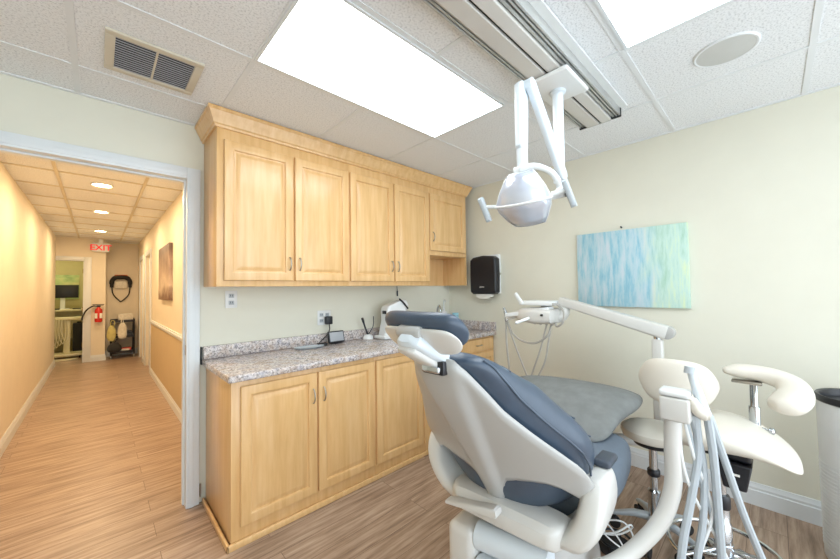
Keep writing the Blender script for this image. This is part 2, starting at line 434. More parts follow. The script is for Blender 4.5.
# lamp head: frame e (lateral), g (up), n (facing the patient)
LC = Vector((1.335, .735, 1.735)); e = Vector((.245, -.967, .05)).normalized(); n_ = Vector((-.80, -.2, -.36)); n_ = (n_-e*n_.dot(e)).normalized(); g = n_.cross(e); g = -g if g.z < 0 else g
def lp(a, b, c): return LC+e*a+g*b+n_*c
secs = [(.118, .050, .0, .02), (.10, .066, .018, .03), (.05, .095, .04, .045), (.0, .115, .055, .05), (-.03, .108, .046, .05), (-.08, .085, .015, .04), (-.112, .066, -.012, .025)]
front = MB(); rr = []
for b, w, c, d in secs:
    rr.append([lp(w*x, b, c-.012*x*x*3+.012) for x in (-1, -.75, -.5, -.25, 0, .25, .5, .75, 1)])
front.loft(rr, cap=False, closed=False)
hl = front.build('lens', 'lamp_lens', t, solid=.006, angle=50); hl['label'] = 'frosted lilac grey lens'
back = MB(); rr = []
for b, w, c, d in secs:
    pts = [lp(w*1.02*x, b*1.02, c-.012*x*x*3+.008) for x in (-1, -.5, 0, .5, 1)]+[lp(w*1.0*x, b, c-.03-d*(1-x*x)) for x in (.9, .5, 0, -.5, -.9)]
    rr.append(pts)
back.loft(rr)
back.build('lamp_housing', 'cool_plastic', t)
rim = MB(); rim.tube([lp(w*x, .0, .062-.036*x*x+.004) for x in [-1.05, -.75, -.4, 0, .4, .75, 1.05] for w in (.115,)], .006, 8, 4)
outl = [lp(w*1.0, b, c-.026) for b, w, c, d in secs]+[lp(-w*1.0, b, c-.026) for b, w, c, d in reversed(secs)]
rim.tube(outl, .005, 8, 0, True)
rim.build('lamp_rim', 'white_plastic', t)
yk = MB()
yk.tube([lp(.0, .135, -.03), lp(.06, .13, -.035), lp(.12, .09, -.035), lp(.145, .03, -.03), lp(.14, -.005, -.01)], [.016, .014, .013, .014, .018], 12, 6)
yk.tube([lp(-.03, .125, -.05), lp(.03, .125, -.05)], .02, 12)
yk.cyl(lp(.115, 0, .0), lp(.165, 0, .0), .017, 16)
yk.build('yoke', 'white_plastic', t)
for s_, x1 in ((-1, .18), (1, .178)):
    h = MB(); h.tube([lp(s_*.115, 0, .01), lp(s_*(x1-.03), .006, .015), lp(s_*x1, .01, .015)], .008, 10, 4)
    hb = h.build('handle_stem', 'white_plastic', t)
    q = MB(); bar(q, lp(s_*x1-.006, .046, .01), lp(s_*x1+.018, -.05, .03), .019, .017, .012, e)
    q.build('handle', 'hose_grey', hb)
MB().cyl(lp(.16, .0, -.02), lp(.185, .0, -.02), .02, 16).build('swivel_knob', 'black_plastic', t)

# ------------------------------------------------------------------ cabinets
def door_mesh(m, x0, x1, z0, z1, y, fr=.055, raise_=True):
    """raised panel door face towards -y; y = back plane"""
    steps = [(0, 0), (0, -.013), (.003, -.018), (.006, -.019), (fr-.006, -.019), (fr-.001, -.017), (fr+.002, -.008), (fr+.010, -.008), (fr+.033, -.0175), (fr+.036, -.018)]
    if not raise_: steps = steps[:4]
    rr = []
    for ins, d in steps:
        rr.append([Vector((x0+ins, y+d, z0+ins)), Vector((x1-ins, y+d, z0+ins)), Vector((x1-ins, y+d, z1-ins)), Vector((x0+ins, y+d, z1-ins))])
    m.loft(rr)
def pull(parent, x, y, z, h=.085):
    MB().tube([(x, y, z-h/2), (x, y-.012, z-h/2+.004), (x, y-.024, z-h*.2), (x, y-.026, z), (x, y-.024, z+h*.2), (x, y-.012, z+h/2-.004), (x, y, z+h/2)], .0045, 8, 4).build('handle', 'nickel', parent)
def cabinet(t, x0, x1, yf, yb, z0, z1, doors, handles, drawers=(), body=None, fr=.055):
    b = body or MB().box((x0, yf, z0), (x1, yb, z1), .0015)
    b.build('carcass', 'maple', t)
    for (a, c, d, e_), hnd in zip(doors, handles):
        q = MB(); door_mesh(q, a, c, d, e_, yf-.001, fr); dr = q.build('door', 'maple', t, angle=20)
        if hnd: pull(dr, hnd[0], yf-.02, hnd[1])
    for a, c, d, e_ in drawers:
        q = MB(); door_mesh(q, a, c, d, e_, yf-.001, fr, False); dr = q.build('drawer', 'maple', t, angle=20)
        pull_x = (a+c)/2
        MB().tube([(pull_x-.04, yf-.02, (d+e_)/2), (pull_x-.03, yf-.042, (d+e_)/2), (pull_x+.03, yf-.042, (d+e_)/2), (pull_x+.04, yf-.02, (d+e_)/2)], .0045, 8, 4).build('handle', 'nickel', dr)
UF, UB = 2.265, 2.598
t = thing('wall_cabinet', (.955, 2.43, 1.39), 'maple wall cabinet with two raised panel doors nearest the doorway', 'cabinet', 'maple wall cabinets')
cabinet(t, .503, 1.405, UF, UB, 1.39, 2.36, [(.54, .961, 1.425, 2.278), (.973, 1.396, 1.425, 2.278)], [(.934, 1.54), (1.003, 1.54)])
t = thing('wall_cabinet', (1.85, 2.43, 1.39), 'middle maple wall cabinet with two raised panel doors over the white counter machine', 'cabinet', 'maple wall cabinets')
cabinet(t, 1.4055, 2.2865, UF, UB, 1.39, 2.36, [(1.413, 1.846, 1.425, 2.278), (1.856, 2.281, 1.425, 2.278)], [(1.817, 1.555), (1.884, 1.555)])
t = thing('wall_cabinet', (2.57, 2.43, 1.39), 'short single door maple wall cabinet with an open niche below it', 'cabinet', 'maple wall cabinets')
bd = MB().box((2.287, UF, 1.685), (2.86, UB, 2.36), .0015).box((2.287, UF, 1.39), (2.30, UB, 1.686)).box((2.838, UF, 1.39), (2.86, UB, 1.686)).box((2.30, UB-.015, 1.39), (2.838, UB, 1.686))
cabinet(t, 0, 0, UF, UB, 0, 0, [(2.294, 2.826, 1.728, 2.278)], [(2.328, 1.86)], body=bd)
# crown moulding, mitred round the left end
prof = [(0, 2.345), (-.012, 2.345), (-.014, 2.358), (-.022, 2.364), (-.025, 2.378), (-.036, 2.40), (-.045, 2.418), (-.048, 2.428), (-.054, 2.432), (-.054, CZ-.006), (0, CZ-.006)]
m = MB()
st = [((.503, UB-.002), (-1, 0)), ((.503, UF), (-1, -1)), ((2.86, UF), (1, -1)), ((2.86, UB-.002), (1, 0))]
m.loft([[Vector((p[0]+(-d*n2[0]), p[1]+(-d*n2[1]), z)) for d, z in prof] for p, n2 in st])
tag(m.build('crown_molding', 'maple', angle=25), 'stepped maple crown molding along the top of the wall cabinets', 'molding')
BF, BB = 2.003, 2.575
t = thing('base_cabinet', (.98, 2.29, 0), 'maple base cabinet with two raised panel doors at the doorway end', 'cabinet', 'maple base cabinets')
cabinet(t, .515, 1.444, BF, BB, .0, .878, [(.558, .996, .105, .846), (1.006, 1.436, .105, .846)], [(.969, .705), (1.04, .705)])
t = thing('base_cabinet', (1.92, 2.29, 0), 'maple base cabinet mostly hidden behind the dental chair backrest', 'cabinet', 'maple base cabinets')
cabinet(t, 1.445, 2.409, BF, BB, .0, .878, [(1.454, 1.918, .105, .846), (1.928, 2.398, .105, .846)], [(1.885, .705), (1.962, .705)])
t = thing('base_cabinet', (2.68, 2.29, 0), 'maple base cabinet with a drawer over its door beside the painted wall', 'cabinet', 'maple base cabinets')
cabinet(t, 2.41, 2.945, BF, BB, .0, .878, [(2.42, 2.925, .105, .725)], [(2.46, .64)], [(2.42, 2.925, .745, .862)])
# countertop
t = thing('countertop', (1.72, 2.28, .879), 'speckled grey granite look countertop along the maple base cabinets', 'countertop')
MB().box((.492, 1.962, .879), (XC-.001, YB-.001, .917), .006, 3).build('slab', 'granite', t)
MB().box((.50, YB-.024, .9175), (XC-.024, YB-.001, 1.0), .003).build('backsplash', 'granite', t)
MB().box((XC-.023, 1.964, .9175), (XC-.001, YB-.001, 1.008), .003).build('side_splash', 'granite', t)
q = MB().box((.487, YB-.026, .885), (.492, YB-.001, 1.0)).build('end_cap', 'black_rubber', t); q['label'] = 'dark end strip'

# ------------------------------------------------------------------ things on and above the counter
CT = .918
t = thing('dish', (1.17, 2.46, CT), 'shallow oval grey dish lying on the counter', 'dish')
d = MB(); d.loft([ring((1.17, 2.46, CT+z), .115*s_, .05*s_, 2, 40, Vector((1, -.12, 0))) for s_, z in ((.8, 0), (.95, .006), (1, .014), (.97, .015), (.9, .009), (.7, .005))]); d.build('bowl', 'hose_grey', t)
t = thing('display_clock', (1.43, 2.49, CT), 'small black desk display with a grey screen propped on the counter', 'display')
R = Matrix.Rotation(math.radians(-18), 3, 'X') 
def tilt(mb, piv, ang):
    Rm = Matrix.Rotation(math.radians(ang), 3, 'X') ; piv = Vector(piv)
    mb.v = [piv+Rm @ (v-piv) for v in mb.v]; return mb
tilt(MB().box((1.35, 2.475, CT+.008), (1.497, 2.5, CT+.105), .01, 3), (1.43, 2.49, CT), -14).build('case', 'black_plastic', t)
q = tilt(MB().box((1.362, 2.4735, CT+.02), (1.485, 2.4765, CT+.094), .001), (1.43, 2.49, CT), -14).build('screen', 'louver_grey', t); q['label'] = 'grey screen'
MB().box((1.37, 2.49, CT), (1.48, 2.535, CT+.03), .008).build('stand_foot', 'black_plastic', t)
def outlet(cx, cz, w, h, label, slots):
    t = thing('wall_outlet', (cx, YB-.004, cz-h/2), label, 'outlet', 'wall outlets')
    MB().box((cx-w/2, YB-.007, cz-h/2), (cx+w/2, YB-.0005, cz+h/2), .003).build('cover_plate', 'white_plastic', t)
    for sx, sz in slots:
        s_ = MB().box((cx+sx-.017, YB-.009, cz+sz-.014), (cx+sx+.017, YB-.006, cz+sz+.014), .003).build('socket', 'hose_grey', t)
        MB().box((cx+sx-.008, YB-.0096, cz+sz-.004), (cx+sx-.005, YB-.0088, cz+sz+.008)).build('slit', 'black_plastic', s_)
        MB().box((cx+sx+.005, YB-.0096, cz+sz-.004), (cx+sx+.008, YB-.0088, cz+sz+.008)).build('slit', 'black_plastic', s_)
outlet(.668, 1.305, .075, .12, 'white single outlet plate on the wall between the doorway and cabinets', [(0, -.024), (0, .024)])
outlet(1.368, 1.13, .12, .12, 'white double outlet plate above the desk display on the counter', [(-.026, -.024), (-.026, .024), (.026, .024), (.026, -.024)])
t = thing('power_adapter', (1.394, YB-.03, 1.09), 'black power adapter plugged into the double outlet with its cord', 'power adapter')
MB().box((1.366, YB-.052, 1.075), (1.422, YB-.0101, 1.14), .006, 3).build('plug_body', 'black_plastic', t)
MB().tube([(1.394, YB-.04, 1.075), (1.394, YB-.045, 1.03), (1.37, YB-.04, .985), (1.30, YB-.06, .94), (1.27, YB-.08, CT+.006), (1.285, YB-.09, CT+.006), (1.30, YB-.095, CT+.008)], .004, 8, 6).build('cord', 'black_rubber', t)
MB().box((1.255, YB-.125, CT+.001), (1.335, YB-.09, CT+.022), .006, 3).build('cable_tie_bundle', 'black_rubber', t)
# white counter machine
t = thing('dental_mixer', (1.93, 2.43, CT), 'tall white angled dental machine standing on the counter', 'dental machine')
def yz(a, b, z): return Vector((a, z, b))
pl_ = [(1.82, CT), (2.06, CT), (2.06, CT+.04), (2.02, CT+.10), (2.04, CT+.17), (2.11, CT+.29), (2.08, CT+.34), (2.0, CT+.335), (1.87, CT+.29), (1.855, CT+.25), (1.86, CT+.16), (1.83, CT+.05)]
MB().prism(pl_, 2.36, 2.47, yz).build('housing', 'white_plastic', t, bevel=.014, seg=3)
MB().box((1.80, 2.33, CT), (2.08, 2.5, CT+.03), .012, 3).build('foot_plate', 'white_plastic', t)
q = MB(); q.tube([(1.985, 2.352, CT+.352), (2.03, 2.352, CT+.32), (2.09, 2.353, CT+.26)], .008, 10, 4); q.build('trim_strip', 'black_plastic', t)
MB().box((1.848, 2.38, CT+.22), (1.862, 2.43, CT+.25), .003).build('button', 'black_plastic', t)
t = thing('curing_light', (1.755, 2.5, CT), 'slim dark curing wand standing in a round white holder on the counter', 'curing light')
MB().lathe((1.755, 2.52, CT), [(.047, 0), (.047, .01), (.04, .025), (.03, .035), (.012, .04), (.001, .04)], 28).build('holder', 'white_plastic', t)
MB().tube([(1.755, 2.52, CT+.03), (1.725, 2.525, CT+.11), (1.70, 2.53, CT+.19)], [.009, .008, .011], 10, 3).build('wand', 'dark_metal', t)
MB().tube([(1.75, 2.52, CT+.03), (1.785, 2.485, CT+.11), (1.795, 2.49, CT+.2)], .004, 8, 4).build('cord', 'dark_metal', t)
# faucet, soap pump, cup
t = thing('faucet', (2.62, 2.48, CT), 'chrome gooseneck faucet on the counter behind the headrest', 'faucet')
MB().lathe((2.62, 2.48, CT), [(.028, 0), (.028, .012), (.018, .02), (.016, .05)], 20).build('base', 'chrome', t)
MB().tube([(2.62, 2.48, CT+.04), (2.62, 2.48, CT+.2), (2.60, 2.44, CT+.262), (2.555, 2.38, CT+.25), (2.535, 2.35, CT+.19)], .01, 12, 8).build('spout', 'chrome', t)
MB().tube([(2.63, 2.48, CT+.05), (2.68, 2.46, CT+.09), (2.72, 2.45, CT+.13)], .007, 10, 3).build('lever', 'chrome', t)
t = thing('soap_bottle', (2.77, 2.52, CT), 'white pump soap bottle between the faucet and the teal cup', 'bottle')
MB().lathe((2.77, 2.52, CT), [(.032, 0), (.034, .01), (.034, .17), (.028, .19), (.012, .20), (.012, .22)], 24).build('bottle_body', 'white_plastic', t)
MB().tube([(2.77, 2.52, CT+.22), (2.77, 2.52, CT+.30), (2.75, 2.49, CT+.31), (2.73, 2.46, CT+.3)], .007, 10, 4).build('pump', 'white_plastic', t)
t = thing('cup', (2.86, 2.43, CT), 'pale teal cup standing beside the side splash', 'cup')
MB().lathe((2.86, 2.43, CT), [(.028, 0), (.034, .13), (.035, .17), (.032, .17), (.027, .01)], 24).build('cup_body', 'teal_glass', t)
t = thing('pull_cord', (2.16, YB-.01, 1.29), 'small dark cord hanging on the wall under the middle wall cabinet', 'cord')
MB().cyl((2.16, YB-.012, 1.29), (2.16, YB-.012, 1.345), .007, 8).build('grip', 'dark_metal', t)
MB().tube([(2.16, YB-.01, 1.345), (2.158, YB-.008, 1.389)], .003, 8).build('cord', 'dark_metal', t)

# towel dispenser
t = thing('towel_dispenser', (2.9, 2.03, 1.27), 'black paper towel dispenser with white edges on the cream wall', 'towel dispenser')
MB().box((2.915, 1.895, 1.30), (2.949, 2.22, 1.70), .008).build('wall_mount', 'white_plastic', t)
q = MB(); rr = []
for x, s_ in ((2.92, 1.0), (2.87, 1.0), (2.85, .985), (2.84, .93)):
    c = [(-.158, -.175), (-.13, -.195), (.13, -.195), (.158, -.175), (.162, 0), (.158, .165), (.12, .19), (0, .203), (-.12, .19), (-.158, .165), (-.162, 0)]
    rr.append([Vector((x, 2.05+a*s_, 1.49+b*s_)) for a, b in c])
q.loft(rr); q.build('cover', 'black_plastic', t, bevel=.006)
lg = MB()
for k in range(5): lg.box((2.8385, 2.075-k*.012, 1.365), (2.8405, 2.083-k*.012, 1.372+.003*(k % 2)))
lg = lg.build('maker_mark', 'paper', t)
q = MB(); q.loft([[Vector((x, 2.05+a, 1.30+b)) for a, b in ((-.10, .0), (-.09, -.03), (-.05, -.052), (.05, -.052), (.09, -.03), (.10, .0))] for x in (2.86, 2.9)]); q.build('paper_chute', 'paper', t)
MB().cyl((2.925, 1.8955, 1.5), (2.925, 1.888, 1.5), .012, 16).build('lock', 'nickel', t)

# abstract painting
t = thing('wall_art', (2.93, .76, 1.2), 'blue and pale green abstract streaked canvas on the cream wall', 'painting')
o = MB().box((2.918, .39, 1.2), (2.948, 1.131, 1.793), .003); o = o.build('canvas', 'abstract_painting', t)
o.location = (0, -.17, .3); 
for v in o.data.vertices: v.co -= Vector((0, -.17, .3))
MB().cyl((2.948, .80, 1.815), (2.93, .80, 1.82), .006, 10).build('nail', 'dark_metal', t)

# hinge + strike plate of the door frame
def plate(name, lo, hi, label):
    return tag(MB().box(lo, hi, .001).build(name, 'nickel'), label, name.replace('_', ' '))
plate('strike_plate', (.4075, 2.6, .955), (.409, 2.635, 1.02), 'small metal strike plate on the white door jamb')
tag(MB().box((.4808, 2.578, .05), (.488, 2.599, .12), .001).cyl((.486, 2.5765, .045), (.486, 2.5765, .125), .005, 12).build('door_hinge', 'nickel'), 'small metal hinge low on the door casing beside the base cabinet', 'hinge')

# ------------------------------------------------------------------ dental chair (local frame: u to the feet, v to the left)
TH = math.radians(5)
ch = thing('dental_chair', (1.25, .764, 0), 'reclining dental chair with a white shell and slate blue upholstery', 'dental chair', rz=TH)
PH = math.radians(56); PT = Vector((-.509, 0, 1.136))
DN = Vector((math.cos(PH), 0, -math.sin(PH))); NN = Vector((math.sin(PH), 0, math.cos(PH)))
def bk(s, w, o=0, k=.8): return PT+DN*s+Vector((0, -w, 0))+NN*(k*w*w+o)
def interp(x, T):
    if x <= T[0][0]: return T[0][1]
    for (a, b), (c, d) in zip(T, T[1:]):
        if x <= c: return b+(d-b)*(x-a)/(c-a)
    return T[-1][1]
WT = [(-.012, .0), (-.008, .04), (0, .066), (.03, .088), (.0625, .103), (.123, .128), (.196, .153), (.301, .212), (.403, .271), (.47, .306), (.515, .320), (.56, .327), (.609, .326)]
STOP = [(w, s) for s, w in WT[:-1]]+[(.330, .585)]
SBOT = [(0, .70), (.02, .692), (.035, .66), (.05, .60), (.07, .558), (.11, .54), (.16, .534), (.205, .538), (.245, .562), (.28, .608), (.30, .642), (.315, .645), (.326, .625), (.330, .595)]
shell = MB(); cols = []
NC = 72; NR = 22
for i in range(NC+1):
    w = .330*math.sin(PI/2*(-1+2*i/NC)) if False else .330*(-1+2*i/NC)
    aw = abs(w); s0 = interp(aw, STOP); s1 = max(interp(aw, SBOT), s0+.004)
    cc = []
    for j in range(NR+1):
        s_ = s0+(s1-s0)*j/NR
        hw = .078-.045*min(1, s_/.6)
        x = (aw-hw)/.018
        bmp = .022/(1+math.exp(x*3))*min(1, s_/.12)
        edge = min(s_-s0, (.330-aw)*1.2, .03)
        cc.append(bk(s_, w-(.02*max(0, 1-s_/.4)*min(1, aw/.1) if w < 0 else 0), -bmp+.012*(1-edge/.03)**2))
    cols.append(cc)
shell.loft(cols, cap=False, closed=False)
shell.build('backrest_shell', 'shell_plastic', ch, world=False, solid=.014, angle=180)
# cushion of the backrest
cu = MB(); rr = []
CW = [(.0, .075), (.012, .115), (.05, .15), (.123, .175), (.196, .196), (.301, .242), (.403, .292), (.47, .318), (.54, .326), (.60, .318), (.66, .30), (.70, .26), (.72, .2)]
for k in range(26):
    s_ = .004+.71*k/25
    w = interp(s_, CW); th = .18*min(1, .28+s_*2.9)*(1 if s_ < .6 else max(.45, 1-(s_-.6)*3.2))
    r_ = []
    N = 30
    for j in range(N):
        a = 2*PI*j/N; ct, sn = math.cos(a), math.sin(a)
        ww = w*math.copysign(abs(ct)**.62, ct); oo = .012+th/2+th/2*math.copysign(abs(sn)**.75, sn)
        if s_ > .5 and sn < 0: oo -= .035*min(1, (s_-.5)/.12)*max(0, 1-(ww/w)**2)
        r_.append(bk(s_, ww-(.02*max(0, 1-s_/.4) if ww < 0 else 0), oo))
    rr.append(r_)
cu.loft(rr); cush = cu.build('backrest_cushion', 'navy_vinyl', ch, world=False, subsurf=1)
pp = MB(); pts = []
for k in range(24):
    s_ = .03+.62*k/23; w = interp(s_, CW)
    pts.append(bk(s_, w*.992, .05))
pp.tube(pts, .0035, 8, 2); pp.build('piping', 'navy_vinyl', cush, world=False)
pp = MB(); pp.tube([Vector((p.x, -p.y, p.z)) for p in pts], .0035, 8, 2); pp.build('piping', 'navy_vinyl', cush, world=False)
sm = MB()
for s_ in (.12, .40, .50):
    w = interp(s_, CW)
    sm.tube([bk(s_, w*x, .012+.18*min(1, .28+s_*2.9)*.5*(1+max(0, 1-abs(x)**3.2)**.32)) for x in [-.98+.196*q for q in range(11)]], .0028, 6, 2)
sm.build('seam', 'navy_vinyl', cush, world=False)
# headrest
HC = Vector((-.55, .018, 1.226)); hn = Vector((.72, 0, .69)).normalized(); hg = Vector((-.69, 0, .72)).normalized(); hv = Vector((0, 1, 0))
def hp(v, b, c): return HC+hv*v+hg*b+hn*(c+.5*v*v)
def pad_rings(W, Hh, T, c0, taper=.55, N=24, K=17):
    rr = []
    for k in range(K):
        x = -1+2*k/(K-1); v = W*x
        f = (1-abs(x)**3.2)**.5 if abs(x) < 1 else 0
        hh = Hh*(taper*f+(1-taper)*min(1, f*1.6)); tt = T*max(.12, f**.6)
        hh = max(hh, .012); 
        ring_ = []
        for j in range(N):
            a = 2*PI*j/N; ct, sn = math.cos(a), math.sin(a)
            ring_.append(hp(v, hh*math.copysign(abs(ct)**.7, ct), c0+tt*math.copysign(abs(sn)**.8, sn)))
        rr.append(ring_)
    return rr
hd = MB(); hd.loft(pad_rings(.155, .068, .031, .016)); hd.build('headrest_cushion', 'navy_vinyl', ch, world=False, subsurf=1)
hs = MB(); hs.loft(pad_rings(.146, .056, .012, -.018)); 
hs.v = [v-hg*.012 for v in hs.v]; hs.build('headrest_shell', 'ivory_plastic', ch, world=False, subsurf=1)
br = MB()
def cbar(m, p0, p1, hw, th, n=20):
    p0 = Vector(p0); p1 = Vector(p1); d = (p1-p0).normalized(); s_ = Vector((0, 1, 0)); e_ = d.cross(s_)
    m.loft([ring(p0-d*.012, hw*.55, th*.6, 3, n, s_, e_), ring(p0, hw, th, 3, n, s_, e_), ring(p1, hw, th, 3, n, s_, e_), ring(p1+d*.012, hw*.6, th*.6, 3, n, s_, e_)])
cbar(br, (-.602, .02, 1.214), (-.495, -.005, 1.150), .042, .022); br.build('headrest_bracket', 'cool_plastic', ch, world=False)
br = MB(); cbar(br, (-.60, .03, 1.185), (-.51, .008, 1.128), .034, .014); br.build('glide_bar', 'ivory_plastic', ch, world=False)
br = MB(); br.box((-.535, -.035, 1.108), (-.512, .03, 1.128), .004); br.build('clip', 'chrome', ch, world=False)
br = MB(); br.box((-.522, -.045, 1.10), (-.478, .04, 1.145), .008); br.build('headrest_slot', 'black_plastic', ch, world=False)
br = MB(); br.lathe((-.585, .025, 1.232), [(.018, -.045), (.022, -.036), (.022, .036), (.018, .045)], 20, (0, 1, 0)); br.build('tilt_pivot', 'shell_plastic', ch, world=False)

# seat, knee hump and leg rest: one profile each, lofted along u
def along(T, u0, u1, K, ex=3.2, N=28):
    rr = []
    for k in range(K):
        u = u0+(u1-u0)*k/(K-1)
        zt, zb, w = [interp(u, [(q[0], q[i]) for q in T]) for i in (1, 2, 3)]
        rr.append(ring((u, 0, (zt+zb)/2), w, (zt-zb)/2, ex, N, Vector((0, 1, 0)), Vector((0, 0, 1))))
    return rr
T = [(-.05, .56, .52, .24), (.0, .60, .50, .27), (.08, .61, .49, .29), (.16, .62, .48, .335), (.30, .655, .47, .35), (.44, .69, .48, .35), (.50, .685, .51, .34), (.53, .65, .56, .30)]
s_ = MB(); s_.loft(along(T, -.05, .53, 14, 4)); s_.build('seat_cushion', 'slate_cloth', ch, world=False, subsurf=1)
T = [(.32, .675, .65, .22), (.36, .70, .65, .265), (.43, .745, .66, .285), (.52, .785, .665, .295), (.60, .808, .675, .315), (.68, .816, .69, .345), (.76, .814, .69, .348), (.88, .79, .665, .335), (1.0, .76, .64, .32), (1.2, .69, .585, .28), (1.4, .62, .53, .24), (1.52, .575, .505, .21), (1.56, .55, .52, .16)]
s_ = MB(); s_.loft(along(T, .32, 1.56, 26, 2.7)); s_.build('leg_rest', 'grey_cloth', ch, world=False, subsurf=1)
# lower structure
for sg in (-1, 1):
    a = MB(); rr = []
    for z, u0, u1, v0, v1 in ((.485, -.175, .16, .16, .30), (.52, -.175, .15, .215, .338), (.565, -.165, .13, .262, .362), (.61, -.15, .11, .278, .37), (.66, -.13, .085, .288, .374), (.715, -.10, .06, .292, .366), (.728, -.07, .03, .30, .355)) if sg < 0 else ((.485, -.175, .16, .08, .20), (.52, -.175, .15, .15, .27), (.565, -.165, .14, .215, .325), (.61, -.15, .12, .26, .358), (.66, -.13, .09, .284, .372), (.715, -.10, .06, .292, .366), (.728, -.07, .03, .30, .355)):
        rr.append(ring(((u0+u1)/2, sg*(v0+v1)/2, z), (u1-u0)/2, (v1-v0)/2, 4, 24))
    a.loft(rr); arm = a.build('arm_support', 'ivory_plastic', ch, world=False, subsurf=1)
    c = MB(); c.box((-.01, sg*.335-.028, .722), (.115, sg*.335+.028, .748), .01, 3, rot=Matrix.Rotation(math.radians(6), 3, 'Y')); c.build('armrest_pad', 'dark_vinyl', arm, world=False)
sf = MB(); sf.loft(along([(-.20, .545, .495, .18), (-.19, .565, .48, .205), (-.15, .575, .475, .225), (-.09, .575, .47, .23), (-.06, .52, .46, .22), (.30, .48, .44, .24), (.33, .46, .45, .22)], -.20, .33, 30, 6)); sf.v = [v+Vector((0, -.03, 0)) for v in sf.v]; sf.build('seat_frame', 'ivory_plastic', ch, world=False)
sf = MB(); rr = []
for z, u0, u1, v in ((.02, -.12, .50, .22), (.10, -.14, .48, .24), (.22, -.15, .40, .25), (.38, -.10, .34, .23), (.475, -.08, .30, .22)): rr.append(ring(((u0+u1)/2, 0, z), (u1-u0)/2, v, 5, 28))
sf.loft(rr); sf.build('lift_column', 'shell_plastic', ch, world=False)
sf = MB(); sf.box((-.18, -.21, 0), (.52, .21, .035), .015, 3); sf.build('base_plate', 'shell_plastic', ch, world=False)
sf = MB(); sf.cyl((-.16, .07, .40), (-.14, -.2, .415), .05, 24); sf.build('link_tube', 'cool_plastic', ch, world=False)
sf = MB(); sf.box((-.22, .065, .21), (.02, .185, .435), .03, 4); sf.build('pump_cover', 'ivory_plastic', ch, world=False)
sf = MB(); sf.lathe((-.19, .01, .34), [(.05, -.1), (.055, -.09), (.055, -.02), (.05, 0)], 24); sf.build('cable_drum', 'white_plastic', ch, world=False)
lv = MB(); bar(lv, (-.225, .165, .525), (-.225, -.045, .565), .008, .017, .022, Vector((1, 0, 0))); lv.build('release_lever', 'ivory_plastic', ch, world=False)
cw = MB(); cw.cyl((.53, -.15, .03), (.53, .15, .03), .028, 20); cw.build('foot_switch_bar', 'black_rubber', ch, world=False)

# ------------------------------------------------------------------ delivery unit
t = thing('delivery_unit', (2.45, .49, .4), 'white dental delivery tray unit on a long arm reaching over the leg rest', 'delivery unit')
KD = 2.45/2.2
def D(x, y, z): return (x*KD, (y-(.035 if y > 1.0 else 0))*KD, 1.36+(z-1.36)*KD)
MB().tube([D(2.03, .76, .515), D(2.08, .62, .515), D(2.2, .46, .525)], .033, 14, 6).build('mounting_arm', 'ivory_plastic', t)
a_, b_ = Vector(D(2.175, .415, .47)), Vector(D(2.225, .465, 1.07))
MB().box(a_, b_, .01, 3).build('post', 'ivory_plastic', t)
MB().cyl(D(2.2, .44, 1.068), D(2.2, .44, 1.09), .02, 16).build('pivot_pin', 'chrome', t)
def rbar(m, p0, p1, h0, h1, th):
    p0 = Vector(p0); p1 = Vector(p1); d = (p1-p0).normalized(); s = Vector((1, 0, 0)); e = d.cross(s)
    m.loft([ring(q, th*k, h*k, 6, 28, s, e) for q, h, k in ((p0-d*.006, h0, .9), (p0, h0, 1), (p1, h1, 1), (p1+d*.006, h1, .9))])
a = MB(); rbar(a, D(2.2, .40, 1.108), D(2.21, .965, 1.266), .042, .030, .04); a.build('flex_arm', 'ivory_plastic', t)
MB().lathe(D(2.17, .395, 1.108), [(.028, 0), (.038, .004), (.038, .07), (.03, .075)], 24, (1, 0, 0)).build('arm_end_cap', 'shell_plastic', t)
MB().tube([D(2.21, .955, 1.245), D(2.21, .945, 1.2), D(2.2, .96, 1.165), D(2.19, 1.02, 1.158)], .036, 14, 5).build('elbow', 'ivory_plastic', t)
b = MB(); rr = []
for y, zt, zb, w in ((.965, 1.195, 1.135, .09), (.98, 1.215, 1.122, .115), (1.12, 1.225, 1.115, .13), (1.22, 1.22, 1.125, .12), (1.27, 1.20, 1.14, .09)): rr.append(ring(D(2.18, y, (zt+zb)/2), w*KD, (zt-zb)/2*KD, 5, 24, Vector((1, 0, 0)), Vector((0, 0, 1))))
b.loft(rr); b.build('control_head', 'ivory_plastic', t)
MB().box(D(2.10, .98, 1.238), D(2.30, 1.25, 1.268), .01, 3).build('instrument_tray', 'white_plastic', t)
MB().cyl(D(2.2, 1.1, 1.205), D(2.2, 1.1, 1.242), .04, 16).build('tray_post', 'ivory_plastic', t)
MB().cyl(D(2.055, 1.06, 1.18), D(2.043, 1.06, 1.18), .008, 12).build('button', 'black_plastic', t)
q = MB(); bar(q, D(2.10, 1.225, 1.25), D(2.08, 1.26, 1.318), .014, .012, .011, Vector((1, 0, 0))); q.build('tray_handle', 'white_plastic', t)
q = MB(); rbar(q, D(2.135, 1.04, 1.205), D(2.105, 1.33, 1.168), .03, .016, .05); q.build('touch_pad', 'white_plastic', t)
q = MB(); bar(q, D(2.095, 1.12, 1.172), D(2.0, 1.215, 1.125), .012, .01, .014, Vector((1, 0, 0))); q.build('pull_handle', 'white_plastic', t)
for k in range(4):
    y = 1.02+.04*k
    MB().tube([D(2.135, y, 1.135), D(2.120, y, 1.125), D(2.115, y+.002, 1.112)], [.012, .011, .008], 10).build('handpiece_holder', 'tube_grey', t)
q = MB(); q.tube([D(2.125, 1.28, 1.16), D(2.115, 1.32, 1.145), D(2.115, 1.36, 1.142)], .014, 10, 3); q.build('holder_bar', 'white_plastic', t)
q = MB(); q.tube([D(2.115, 1.355, 1.125), D(2.115, 1.36, 1.17), D(2.110, 1.375, 1.215)], [.015, .014, .009], 12, 3); q.build('syringe', 'chrome', t)
